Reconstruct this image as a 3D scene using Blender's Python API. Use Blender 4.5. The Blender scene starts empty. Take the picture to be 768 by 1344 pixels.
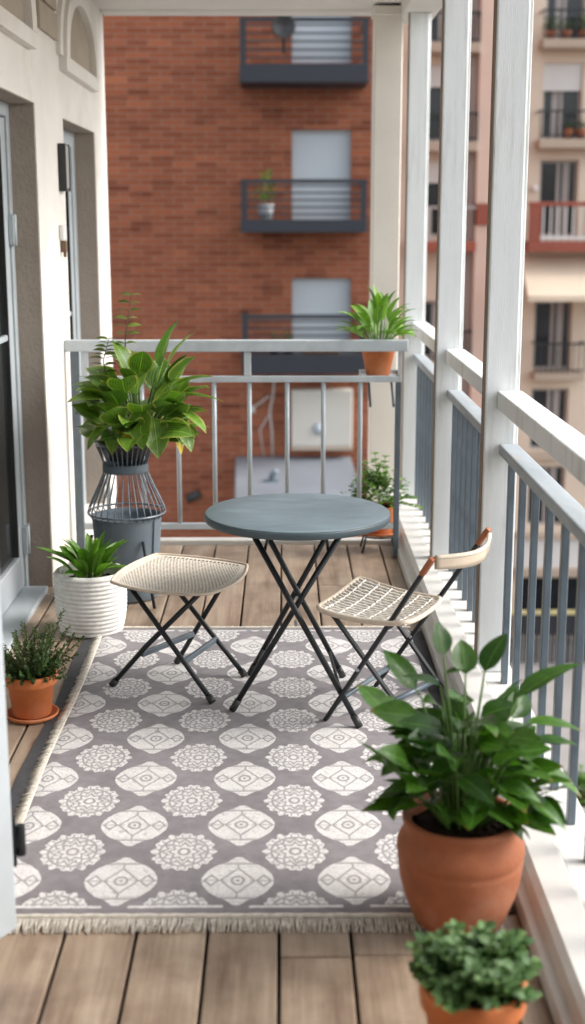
import bpy, bmesh, math, random
from mathutils import Vector, Matrix
R = random.Random(11)
PI = math.pi
sc = bpy.context.scene
col = sc.collection
V = Vector

# ------------------------------------------------------------------ materials
class E:
    """small expression helper that writes Math nodes"""
    nt = None
    def __init__(s, sock): s.s = sock
    @staticmethod
    def op(name, *a, clamp=False):
        n = E.nt.nodes.new('ShaderNodeMath'); n.operation = name; n.use_clamp = clamp
        for i, x in enumerate(a):
            if isinstance(x, E): E.nt.links.new(x.s, n.inputs[i])
            else: n.inputs[i].default_value = x
        return E(n.outputs[0])
    def __add__(s, o): return E.op('ADD', s, o)
    __radd__ = __add__
    def __sub__(s, o): return E.op('SUBTRACT', s, o)
    def __rsub__(s, o): return E.op('SUBTRACT', o, s)
    def __mul__(s, o): return E.op('MULTIPLY', s, o)
    __rmul__ = __mul__
    def __truediv__(s, o): return E.op('DIVIDE', s, o)
    def lt(s, o): return E.op('LESS_THAN', s, o)
    def gt(s, o): return E.op('GREATER_THAN', s, o)
    def abs(s): return E.op('ABSOLUTE', s)
    def pow(s, o): return E.op('POWER', s, o)
    def fract(s): return E.op('FRACT', s)
    def floor(s): return E.op('FLOOR', s)
    def sqrt(s): return E.op('SQRT', s)
    def sin(s): return E.op('SINE', s)
    def cos(s): return E.op('COSINE', s)
    def max(s, o): return E.op('MAXIMUM', s, o)
    def min(s, o): return E.op('MINIMUM', s, o)
    def near(s, c, w): return (s - c).abs().lt(w)
    def sat(s): return E.op('ADD', s, 0.0, clamp=True)

def new_mat(name):
    m = bpy.data.materials.new(name); m.use_nodes = True
    nt = m.node_tree; nt.nodes.clear()
    out = nt.nodes.new('ShaderNodeOutputMaterial')
    b = nt.nodes.new('ShaderNodeBsdfPrincipled')
    nt.links.new(b.outputs[0], out.inputs[0])
    E.nt = nt
    return m, nt, b, out

def coords(nt, kind='Object', scale=(1, 1, 1), rot=(0, 0, 0)):
    tc = nt.nodes.new('ShaderNodeTexCoord'); mp = nt.nodes.new('ShaderNodeMapping')
    mp.inputs['Scale'].default_value = scale; mp.inputs['Rotation'].default_value = rot
    nt.links.new(tc.outputs[kind], mp.inputs[0])
    return mp.outputs[0]
def noise(nt, vec, scale, detail=4, rough=.55):
    n = nt.nodes.new('ShaderNodeTexNoise'); n.inputs['Scale'].default_value = scale
    n.inputs['Detail'].default_value = detail; n.inputs['Roughness'].default_value = rough
    nt.links.new(vec, n.inputs['Vector'])
    return n.outputs[0]
def ramp(nt, fac, stops):
    r = nt.nodes.new('ShaderNodeValToRGB'); el = r.color_ramp.elements
    while len(el) < len(stops): el.new(.5)
    for e, (p, c) in zip(el, stops): e.position = p; e.color = (*c, 1)
    nt.links.new(fac, r.inputs[0])
    return r.outputs[0]
def mix(nt, fac, a, b, mode='MIX'):
    n = nt.nodes.new('ShaderNodeMix'); n.data_type = 'RGBA'; n.blend_type = mode
    for k, x in ((0, fac), (6, a), (7, b)):
        if isinstance(x, (int, float)): n.inputs[k].default_value = x
        elif isinstance(x, tuple): n.inputs[k].default_value = (*x, 1)
        else: nt.links.new(x, n.inputs[k])
    return n.outputs[2]
def bump(nt, b, h, strength=.3, dist=.01):
    n = nt.nodes.new('ShaderNodeBump'); n.inputs['Strength'].default_value = strength; n.inputs['Distance'].default_value = dist
    nt.links.new(h, n.inputs['Height']); nt.links.new(n.outputs[0], b.inputs['Normal'])
def island(nt):
    g = nt.nodes.new('ShaderNodeNewGeometry'); return g.outputs['Random Per Island']

def surf(name, c, rough=.6, var=.18, scale=6, bscale=60, bstr=.15, bdist=.004, metal=0, stretch=(1, 1, 1), dirt=None, spec=.5):
    """painted / plain surface: two scales of tonal variation, fine bump, uneven gloss"""
    m, nt, b, _ = new_mat(name)
    v = coords(nt, scale=stretch)
    n1 = noise(nt, v, scale, 5, .6); n2 = noise(nt, v, bscale, 3)
    lo = tuple(x * (1 - var) for x in c); hi = tuple(min(1, x * (1 + var * .7)) for x in c)
    cc = ramp(nt, n1, [(.3, lo), (.7, hi)])
    if dirt:
        n3 = noise(nt, v, scale * .35, 6, .7)
        f = ramp(nt, n3, [(.52, (0, 0, 0)), (.72, (1, 1, 1))])
        cc = mix(nt, f, cc, dirt)
    nt.links.new(cc, b.inputs['Base Color'])
    rr = ramp(nt, n1, [(.3, (max(0, rough - .1),) * 3), (.7, (min(1, rough + .1),) * 3)])
    nt.links.new(rr, b.inputs['Roughness'])
    b.inputs['Metallic'].default_value = metal; b.inputs['Specular IOR Level'].default_value = spec
    bump(nt, b, n2, bstr, bdist)
    return m

def leaf_mat(name, dark, light, edge=None, veins=14, gloss=.4, edge_w=.38, ribs=False):
    m, nt, b, out = new_mat(name)
    tc = nt.nodes.new('ShaderNodeTexCoord'); sx = nt.nodes.new('ShaderNodeSeparateXYZ')
    nt.links.new(tc.outputs['UV'], sx.inputs[0])
    u, t = E(sx.outputs[0]), E(sx.outputs[1])
    s = (u - .5).abs()
    vein = ((s * 1.6 + t * 1.0) * float(veins)).fract() if not ribs else (s * float(veins)).fract()
    vein = (vein - .5).abs() * 2.0
    rnd = E(island(nt))
    base = ramp(nt, rnd.s, [(0, dark), (1, light)])
    f = (vein.pow(3.0) * .45).sat()
    c = mix(nt, f.s, base, tuple(min(1, x * 1.9 + .01) for x in light))
    mo = noise(nt, coords(nt), 45, 5, .65); c = mix(nt, .75, c, ramp(nt, mo, [(.33, (.62, .60, .5)), (.55, (1, 1, 1)), (.72, (1.15, 1.12, .9))]), 'MULTIPLY')
    tipf = (t.gt(.90) * rnd.gt(.72) * .7); c = mix(nt, tipf.s, c, (.22, .15, .04))
    mid = s.lt(.018)
    c = mix(nt, (mid * .6).s, c, tuple(min(1, x * 2.2 + .02) for x in light))
    if edge:
        n = E(noise(nt, coords(nt), 30))
        e = (s + (n - .5) * .18).gt(edge_w) * (rnd.gt(.25))
        c = mix(nt, (e * .85).s, c, edge)
    nt.links.new(c, b.inputs['Base Color'])
    b.inputs['Roughness'].default_value = gloss
    bump(nt, b, vein.s, .25, .004)
    tr = nt.nodes.new('ShaderNodeBsdfTranslucent')
    c2 = mix(nt, 1.0, c, (1.0, 1.25, .45), 'MULTIPLY'); nt.links.new(c2, tr.inputs[0])
    mx = nt.nodes.new('ShaderNodeMixShader'); mx.inputs[0].default_value = .24
    nt.links.new(b.outputs[0], mx.inputs[1]); nt.links.new(tr.outputs[0], mx.inputs[2]); nt.links.new(mx.outputs[0], out.inputs[0])
    return m

M = {}
M['stucco'] = surf('wall_stucco', (.80, .765, .71), .9, .06, 3, 140, .55, .006, dirt=(.66, .60, .52), spec=.2)
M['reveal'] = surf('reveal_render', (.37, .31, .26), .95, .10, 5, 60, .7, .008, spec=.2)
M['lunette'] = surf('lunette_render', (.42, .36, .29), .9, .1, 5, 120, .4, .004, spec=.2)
M['ceiling'] = surf('ceiling_paint', (.72, .70, .66), .9, .05, 2, 90, .2, .002, spec=.2)
M['white_wood'] = surf('white_painted_wood', (.73, .755, .75), .5, .05, 4, 30, .25, .003, stretch=(8, 8, .8), dirt=(.47, .46, .42))
M['cream_post'] = surf('cream_column_paint', (.72, .68, .61), .7, .06, 3, 60, .2, .003)
M['shade_side'] = surf('post_side_shade_brown', (.24, .175, .125), .8, .2, 8, 60, .3, .003, stretch=(6, 6, .6))  # brown holds the shade of the posts' unlit side as colour
M['white_curb'] = surf('white_curb_paint', (.56, .55, .52), .55, .07, 5, 60, .25, .003, dirt=(.62, .57, .50))
M['alu'] = surf('pale_grey_aluminium', (.43, .47, .495), .42, .07, 6, 200, .06, .001)
M['rail_blue'] = surf('grey_blue_rail_paint', (.47, .52, .55), .4, .12, 9, 60, .2, .002, dirt=(.58, .62, .63))
M['bar_blue'] = surf('slate_bar_paint', (.115, .148, .175), .4, .2, 9, 80, .15, .002)
M['baluster'] = surf('silver_baluster', (.40, .45, .48), .35, .1, 9, 80, .1, .001, metal=.15)
M['black_metal'] = surf('charcoal_metal', (.010, .013, .016), .5, .25, 14, 90, .15, .001)
M['dark_steel'] = surf('dark_balcony_steel', (.017, .021, .029), .55, .2, 3, 20, .1, .002)
M['table_top'] = surf('slate_table_top', (.155, .207, .235), .45, .22, 9, 110, .35, .003, stretch=(1, 5, 1))
M['table_edge'] = surf('slate_table_edge', (.075, .105, .12), .45, .14, 16, 110, .3, .002)
M['bucket'] = surf('grey_fabric', (.135, .165, .19), .9, .12, 9, 180, .5, .004, spec=.2)
M['wire'] = surf('planter_wire', (.16, .19, .22), .3, .2, 14, 90, .1, .001, metal=.3)
M['soil'] = surf('potting_soil', (.035, .024, .018), .98, .55, 60, 90, 1.0, .02, spec=.1)
M['stem'] = surf('green_stem', (.10, .19, .04), .5, .3, 30, 60, .1, .001)
M['brown_stem'] = surf('brown_twig', (.12, .10, .04), .7, .3, 30, 60, .1, .001)
M['orange_tip'] = surf('orange_wood_cap', (.36, .115, .045), .45, .2, 20, 60, .2, .001, stretch=(1, 1, .3))
M['cream_slat'] = surf('cream_backrest', (.53, .43, .33), .55, .1, 12, 60, .2, .001)
M['rattan_rim'] = surf('rattan_rim', (.66, .555, .44), .6, .16, 30, 120, .3, .002)
M['rattan_cord'] = surf('rattan_cord', (.80, .745, .66), .7, .16, 50, 160, .5, .002)
M['rattan_back'] = surf('rattan_backing', (.13, .095, .065), .8, .3, 50, 120, .3, .002)
M['pad'] = surf('dark_felt', (.07, .068, .072), .95, .2, 20, 200, .5, .003, spec=.1)
M['fringe'] = surf('cream_fringe', (.68, .63, .55), .9, .22, 60, 200, .4, .002, spec=.1)
M['asphalt'] = surf('asphalt', (.06, .06, .062), .9, .2, .6, 30, .3, .01)
M['pavement'] = surf('pavement', (.26, .25, .24), .9, .15, .8, 20, .3, .01)
M['ground'] = surf('ground', (.17, .16, .15), .95, .2, .3, 10, .3, .02)
M['beige'] = surf('beige_facade', (.66, .56, .45), .9, .08, .5, 20, .2, .01, dirt=(.56, .475, .385), spec=.2)
M['beige_dk'] = surf('beige_trim', (.42, .345, .27), .9, .1, .7, 20, .2, .01)
M['pink'] = surf('pink_render', (.66, .50, .41), .9, .08, .7, 20, .2, .01)
M['facade_grey'] = surf('grey_render', (.38, .36, .34), .9, .1, .7, 20, .2, .01)
M['shutter'] = surf('roller_shutter', (.46, .50, .53), .6, .06, 1, 30, .1, .002)
M['shutter_white'] = surf('white_shutter', (.66, .66, .64), .6, .05, 1, 30, .1, .002)
M['cream_cabinet'] = surf('cream_cabinet', (.55, .52, .46), .6, .06, 1, 30, .1, .002)
M['awning'] = surf('cream_awning', (.66, .56, .43), .9, .06, 1, 30, .2, .004)
M['red_paint'] = surf('red_brown_paint', (.28, .07, .04), .6, .15, 2, 30, .2, .003)
M['grey_roof'] = surf('grey_canopy_sheet', (.165, .178, .198), .6, .12, .8, 8, .2, .01)
M['grey_pot'] = surf('grey_pot', (.30, .31, .33), .7, .1, 8, 30, .1, .002)
M['lamp_black'] = surf('lamp_black', (.03, .03, .03), .45, .2, 9, 60, .1, .001)
M['lamp_glass'] = surf('lamp_diffuser', (.36, .36, .35), .35, .06, 9, 60, .05, .001)
M['white_plastic'] = surf('white_plastic', (.75, .75, .74), .4, .04, 9, 60, .05, .001)
M['brown_plug'] = surf('brown_plug', (.16, .09, .05), .5, .2, 9, 60, .05, .001)
M['curtain'] = surf('grey_curtain', (.22, .21, .20), .9, .1, 5, 60, .1, .002)
M['concrete'] = surf('planter_concrete', (.34, .33, .31), .9, .12, 1.5, 20, .3, .01)
M['cable'] = surf('white_cable', (.55, .5, .46), .6, .1, 5, 30, .1, .001)

M['hosta'] = leaf_mat('striped_hosta_leaf', (.022, .072, .014), (.165, .295, .036), edge=(.42, .44, .10), veins=11, gloss=.34, edge_w=.43, ribs=True)
M['yellow_leaf'] = leaf_mat('yellowed_leaf', (.55, .38, .02), (.65, .45, .04), veins=11)
M['lily'] = leaf_mat('lanceolate_leaf', (.045, .125, .015), (.13, .27, .03), veins=9, gloss=.34)
M['bright'] = leaf_mat('bright_leaf', (.055, .150, .015), (.20, .36, .045), veins=9, gloss=.36)
M['zz'] = leaf_mat('glossy_leaf', (.012, .055, .010), (.070, .175, .016), veins=8, gloss=.27)
M['tiny'] = leaf_mat('tiny_leaf', (.018, .050, .016), (.070, .135, .030), veins=3, gloss=.5)
M['ivy'] = leaf_mat('ivy_leaf', (.035, .10, .015), (.15, .29, .045), veins=5, gloss=.45)
M['oreg'] = leaf_mat('round_small_leaf', (.022, .070, .024), (.16, .28, .10), veins=4, gloss=.5)
M['sprig'] = leaf_mat('sprig_leaf', (.06, .10, .02), (.20, .26, .06), veins=5, gloss=.5)

def terracotta(name, c):
    m, nt, b, _ = new_mat(name)
    v = coords(nt)
    n1 = noise(nt, v, 9, 6, .65); n2 = noise(nt, v, 90, 3); n3 = noise(nt, v, 4, 6, .7)
    cc = ramp(nt, n1, [(.3, tuple(x * .78 for x in c)), (.7, tuple(min(1, x * 1.12) for x in c))])
    f = ramp(nt, n3, [(.50, (0, 0, 0)), (.78, (.36, .36, .36))])
    cc = mix(nt, f, cc, (.52, .40, .31))
    nt.links.new(cc, b.inputs['Base Color']); b.inputs['Roughness'].default_value = .72
    b.inputs['Specular IOR Level'].default_value = .3
    bump(nt, b, n2, .25, .003)
    return m
M['terra'] = terracotta('terracotta', (.57, .175, .058))
M['terra_dk'] = terracotta('terracotta_worn', (.35, .118, .053))

def rope_mat():
    m, nt, b, _ = new_mat('white_cotton_rope')
    tc = nt.nodes.new('ShaderNodeTexCoord'); sx = nt.nodes.new('ShaderNodeSeparateXYZ'); nt.links.new(tc.outputs['UV'], sx.inputs[0])
    u, t = E(sx.outputs[0]), E(sx.outputs[1])
    tw = ((u * 90.0 + t * 26.0) * 2 * PI).sin()
    n = E(noise(nt, coords(nt), 40))
    cc = ramp(nt, (tw * .12 + n).s, [(.2, (.60, .585, .55)), (.75, (.82, .81, .78))])
    nt.links.new(cc, b.inputs['Base Color']); b.inputs['Roughness'].default_value = .95
    bump(nt, b, (tw * .3 + n).s, .5, .003)
    return m
M['rope'] = rope_mat()

def brick_mat():
    m, nt, b, _ = new_mat('red_brick')
    tc = nt.nodes.new('ShaderNodeTexCoord'); sx = nt.nodes.new('ShaderNodeSeparateXYZ'); nt.links.new(tc.outputs['Object'], sx.inputs[0])
    cb = nt.nodes.new('ShaderNodeCombineXYZ')
    nt.links.new((E(sx.outputs[0]) + E(sx.outputs[1])).s, cb.inputs[0]); nt.links.new(sx.outputs[2], cb.inputs[1])
    br = nt.nodes.new('ShaderNodeTexBrick'); nt.links.new(cb.outputs[0], br.inputs['Vector'])
    br.inputs['Color1'].default_value = (.215, .063, .031, 1); br.inputs['Color2'].default_value = (.315, .101, .050, 1)
    br.inputs['Mortar'].default_value = (.27, .165, .118, 1)
    br.inputs['Scale'].default_value = 1; br.inputs['Mortar Size'].default_value = .011; br.inputs['Mortar Smooth'].default_value = .3
    br.inputs['Brick Width'].default_value = .40; br.inputs['Row Height'].default_value = .105; br.inputs['Bias'].default_value = 0
    n = noise(nt, coords(nt, scale=(.9, 1, 3)), 1.3, 5, .7)
    f = ramp(nt, n, [(.42, (1, 1, 1)), (.70, (.84, .80, .80))])
    c = mix(nt, 1.0, br.outputs[0], f, 'MULTIPLY')
    # odd burnt bricks: another brick pattern picks single bricks
    vo = nt.nodes.new('ShaderNodeTexWhiteNoise'); vo.noise_dimensions = '2D'
    fx = ((E(sx.outputs[0]) + E(sx.outputs[1])) / .40).floor(); fz = (E(sx.outputs[2]) / .105).floor()
    c2 = nt.nodes.new('ShaderNodeCombineXYZ'); nt.links.new(fx.s, c2.inputs[0]); nt.links.new(fz.s, c2.inputs[1]); nt.links.new(c2.outputs[0], vo.inputs[0])
    dk = ramp(nt, vo.outputs[0], [(.0, (.60, .56, .56)), (.12, (1, 1, 1)), (.88, (1, 1, 1)), (1, (1.25, 1.2, 1.1))])
    c = mix(nt, .8, c, dk, 'MULTIPLY')
    nt.links.new(c, b.inputs['Base Color']); b.inputs['Roughness'].default_value = .9; b.inputs['Specular IOR Level'].default_value = .2
    bump(nt, b, br.outputs[1], -.4, .02)
    return m
M['brick'] = brick_mat()

def plank_mat():
    m, nt, b, _ = new_mat('weathered_planks')
    rnd = E(island(nt))
    tc = nt.nodes.new('ShaderNodeTexCoord'); sx = nt.nodes.new('ShaderNodeSeparateXYZ'); nt.links.new(tc.outputs['Object'], sx.inputs[0])
    cb = nt.nodes.new('ShaderNodeCombineXYZ')
    nt.links.new((E(sx.outputs[0]) * 1.0 + rnd * 7.0).s, cb.inputs[0]); nt.links.new((E(sx.outputs[1]) + rnd * 13.0).s, cb.inputs[1])
    mp = nt.nodes.new('ShaderNodeMapping'); mp.inputs['Scale'].default_value = (9, .9, 1); nt.links.new(cb.outputs[0], mp.inputs[0])
    n1 = noise(nt, mp.outputs[0], 1.6, 6, .62)
    mp2 = nt.nodes.new('ShaderNodeMapping'); mp2.inputs['Scale'].default_value = (70, 2.2, 1); nt.links.new(cb.outputs[0], mp2.inputs[0])
    n2 = noise(nt, mp2.outputs[0], 1.2, 4, .6)
    n3 = noise(nt, cb.outputs[0], 3.2, 5, .6)
    c = ramp(nt, n1, [(.28, (.22, .155, .108)), (.5, (.39, .30, .222)), (.75, (.52, .425, .33))])
    c = mix(nt, .55, c, ramp(nt, n2, [(.3, (.62, .60, .58)), (.7, (1.0, 1.0, 1.0))]), 'MULTIPLY')
    c = mix(nt, .8, c, ramp(nt, n3, [(.33, (.50, .46, .44)), (.56, (1, 1, 1))]), 'MULTIPLY')
    c = mix(nt, .5, c, ramp(nt, rnd.s, [(0, (.72, .70, .69)), (1, (1.1, 1.06, 1.03))]), 'MULTIPLY')
    # knots
    vo = nt.nodes.new('ShaderNodeTexVoronoi'); vo.inputs['Scale'].default_value = 1.0
    mp3 = nt.nodes.new('ShaderNodeMapping'); mp3.inputs['Scale'].default_value = (4.5, 1.6, 1); nt.links.new(cb.outputs[0], mp3.inputs[0]); nt.links.new(mp3.outputs[0], vo.inputs['Vector'])
    k = ramp(nt, vo.outputs['Distance'], [(.02, (.35, .28, .24)), (.09, (1, 1, 1))])
    c = mix(nt, .75, c, k, 'MULTIPLY')
    nt.links.new(c, b.inputs['Base Color'])
    nt.links.new(ramp(nt, n1, [(.3, (.34,) * 3), (.7, (.54,) * 3)]), b.inputs['Roughness'])
    b.inputs['Specular IOR Level'].default_value = .5
    bump(nt, b, n2, .3, .003)
    return m
M['planks'] = plank_mat()

def peel_mat():
    m, nt, b, _ = new_mat('peeling_grey_paint')
    v = coords(nt, scale=(5, 1.2, 5)); n = noise(nt, v, 5, 8, .75); n1 = noise(nt, v, 2.2, 5, .6)
    c = ramp(nt, n1, [(.3, (.25, .285, .31)), (.7, (.38, .42, .445))])
    c = mix(nt, ramp(nt, n, [(.60, (0, 0, 0)), (.66, (1, 1, 1))]), c, (.42, .33, .25))
    nt.links.new(c, b.inputs['Base Color']); b.inputs['Roughness'].default_value = .6
    bump(nt, b, n, .4, .004)
    return m
M['peel'] = peel_mat()

def rug_mat():
    m, nt, b, _ = new_mat('medallion_rug')
    tc = nt.nodes.new('ShaderNodeTexCoord'); sx = nt.nodes.new('ShaderNodeSeparateXYZ'); nt.links.new(tc.outputs['Object'], sx.inputs[0])
    v = tc.outputs['Object']
    x0, y0 = E(sx.outputs[0]), E(sx.outputs[1])
    w1 = E(noise(nt, v, 60, 3)); w2 = E(noise(nt, v, 61.5, 3)); br = E(noise(nt, v, 130, 4, .7)); big = E(noise(nt, v, 3.5, 5, .65)); mid = E(noise(nt, v, 26, 4, .6))
    x = x0 + (w1 - .5) * .007; y = y0 + (w2 - .5) * .007
    px, py = .313, .335
    def cell(u0, v0):
        a = (((x - u0) / px + .5).fract() - .5) * px
        c = (((y - v0) / py + .5).fract() - .5) * py
        return a, c
    a, c = cell(.18, .02)
    a = a / 1.05; c = c / 1.34
    r = (a * a + c * c).sqrt(); th = E.op('ARCTAN2', c, a)
    pet = (th * 6.0).cos().abs().pow(.7)
    ro = .074 + pet * .012 + (th * 18.0).cos() * .003 + (w1 - .5) * .012
    ros = r.lt(ro)
    ln = r.near(.064, .0035).max((r - (.051 + (th * 12.0).cos() * .006)).abs().lt(.0042))
    ln = ln.max((r - (.033 + (th * 8.0).cos() * .005)).abs().lt(.0042)).max(r.near(.014, .0042))
    ln = ln.max(((th * 12.0).cos().abs().lt(.34)) * r.gt(.062) * r.lt(.080)).max(((th * 8.0).sin().abs().lt(.3)) * r.gt(.036) * r.lt(.05)).max((mid + br * .5).gt(.87) * r.gt(.02) * .8)
    ros_v = ros * (1.0 - ln * (.45 + mid * .6).sat())
    a2, c2 = cell(.18 + px / 2, .02 + py / 2)
    a2 = a2 / 1.04; c2 = c2 / 1.33
    aa, cc = a2.abs(), c2.abs()
    oval = ((aa / .094).pow(1.7) + (cc / .086).pow(1.75)).lt(1.0)
    oval = oval.max(aa.lt(.020 - (cc - .088) * 1.0) * cc.lt(.100) * cc.gt(.07))
    l2 = ((aa / .044) + (cc / .052) - 1.0).abs().lt(.085)
    r2 = ((aa * aa) + (cc * cc)).sqrt()
    l2 = l2.max(r2.near(.016, .0038)).max(r2.lt(.005))
    d = ((aa - .068) / .019).abs() + (cc / .022)
    l2 = l2.max((d - 1.0).abs().lt(.2)).max(cc.lt(.0022) * aa.gt(.03) * aa.lt(.1) * .8)
    l2 = l2.max(aa.lt(.0025) * cc.gt(.052) * cc.lt(.072))
    l2 = l2.max(((c2 / .011).fract().lt(.22)) * cc.gt(.056) * .55).max(cc.near(.072, .0028) * aa.lt(.06)).max((mid + br * .5).gt(.90) * .7)
    oval_v = oval * (1.0 - l2 * (.45 + mid * .6).sat())
    field = (y.gt(.045)) * (y.lt(2.415))
    pat = (ros_v + oval_v).sat() * field
    # border rule broken between the half rosettes
    seg = (((x - .18) / px + .5).fract() - .5).abs().lt(.39)
    rule = (y.near(.048, .006) + y.near(2.412, .006)).sat() * seg
    pat = pat.max(rule)
    wear = (.56 + (br - .34) * 1.25).sat()
    pat = (pat * wear).sat()
    bg = ramp(nt, (big * .6 + mid * .4).s, [(.32, (.150, .134, .142)), (.68, (.262, .240, .251))])
    wh = ramp(nt, mid.s, [(.3, (.70, .68, .66)), (.7, (.86, .84, .82))])
    cfin = mix(nt, pat.s, bg, wh)
    nt.links.new(cfin, b.inputs['Base Color']); b.inputs['Roughness'].default_value = .97; b.inputs['Specular IOR Level'].default_value = .1
    b.inputs['Sheen Weight'].default_value = .2
    bump(nt, b, (br * .6 + pat * .5).s, .6, .004)
    return m
M['rug'] = rug_mat()

def weave_mat():
    m, nt, b, _ = new_mat('woven_seat')
    tc = nt.nodes.new('ShaderNodeTexCoord'); sx = nt.nodes.new('ShaderNodeSeparateXYZ'); nt.links.new(tc.outputs['UV'], sx.inputs[0])
    u, v = E(sx.outputs[0]), E(sx.outputs[1])
    n = 33.0
    row = (v * n).floor()
    au = ((u * n + row * .5).fract() - .5).abs(); av = ((v * n).fract() - .5).abs()
    hole = ((au * au) + (av * av) * 1.2).sqrt().lt(.27)
    eu = (u - .5).abs().max((v - .5).abs())
    inner = eu.lt(.425)
    slot = v.near(.935, .014) * ((u * 24.0).fract().lt(.55)) * u.gt(.10) * u.lt(.9)
    g = (hole * inner).max(slot)
    nn = noise(nt, coords(nt), 40)
    base = ramp(nt, nn, [(.3, (.64, .57, .475)), (.7, (.80, .735, .64))])
    c = mix(nt, (g * .93).s, base, (.035, .03, .026))
    nt.links.new(c, b.inputs['Base Color']); b.inputs['Roughness'].default_value = .65
    bump(nt, b, (1.0 - g).s, .6, .004)
    return m
M['weave'] = weave_mat()

def glass_mat(name, tint, rough=.05):
    m, nt, b, out = new_mat(name)
    b.inputs['Base Color'].default_value = (*tint, 1); b.inputs['Roughness'].default_value = rough
    b.inputs['Specular IOR Level'].default_value = .7
    v = coords(nt, scale=(1, 1, .3)); n = noise(nt, v, 2.5, 4)
    nt.links.new(ramp(nt, n, [(.3, tuple(x * .5 for x in tint)), (.7, tuple(x * 1.5 for x in tint))]), b.inputs['Base Color'])
    tr = nt.nodes.new('ShaderNodeBsdfTransparent'); tr.inputs[0].default_value = (.8, .82, .84, 1)
    mx = nt.nodes.new('ShaderNodeMixShader'); mx.inputs[0].default_value = .45
    nt.links.new(b.outputs[0], mx.inputs[1]); nt.links.new(tr.outputs[0], mx.inputs[2]); nt.links.new(mx.outputs[0], out.inputs[0])
    return m
M['glass'] = glass_mat('door_glass', (.03, .034, .036))
M['win_glass'] = surf('window_glass', (.022, .026, .032), .12, .6, .9, 3, .02, .001)
M['room'] = surf('dark_room', (.05, .046, .042), .9, .3, 2, 20, .1, .001)

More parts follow.
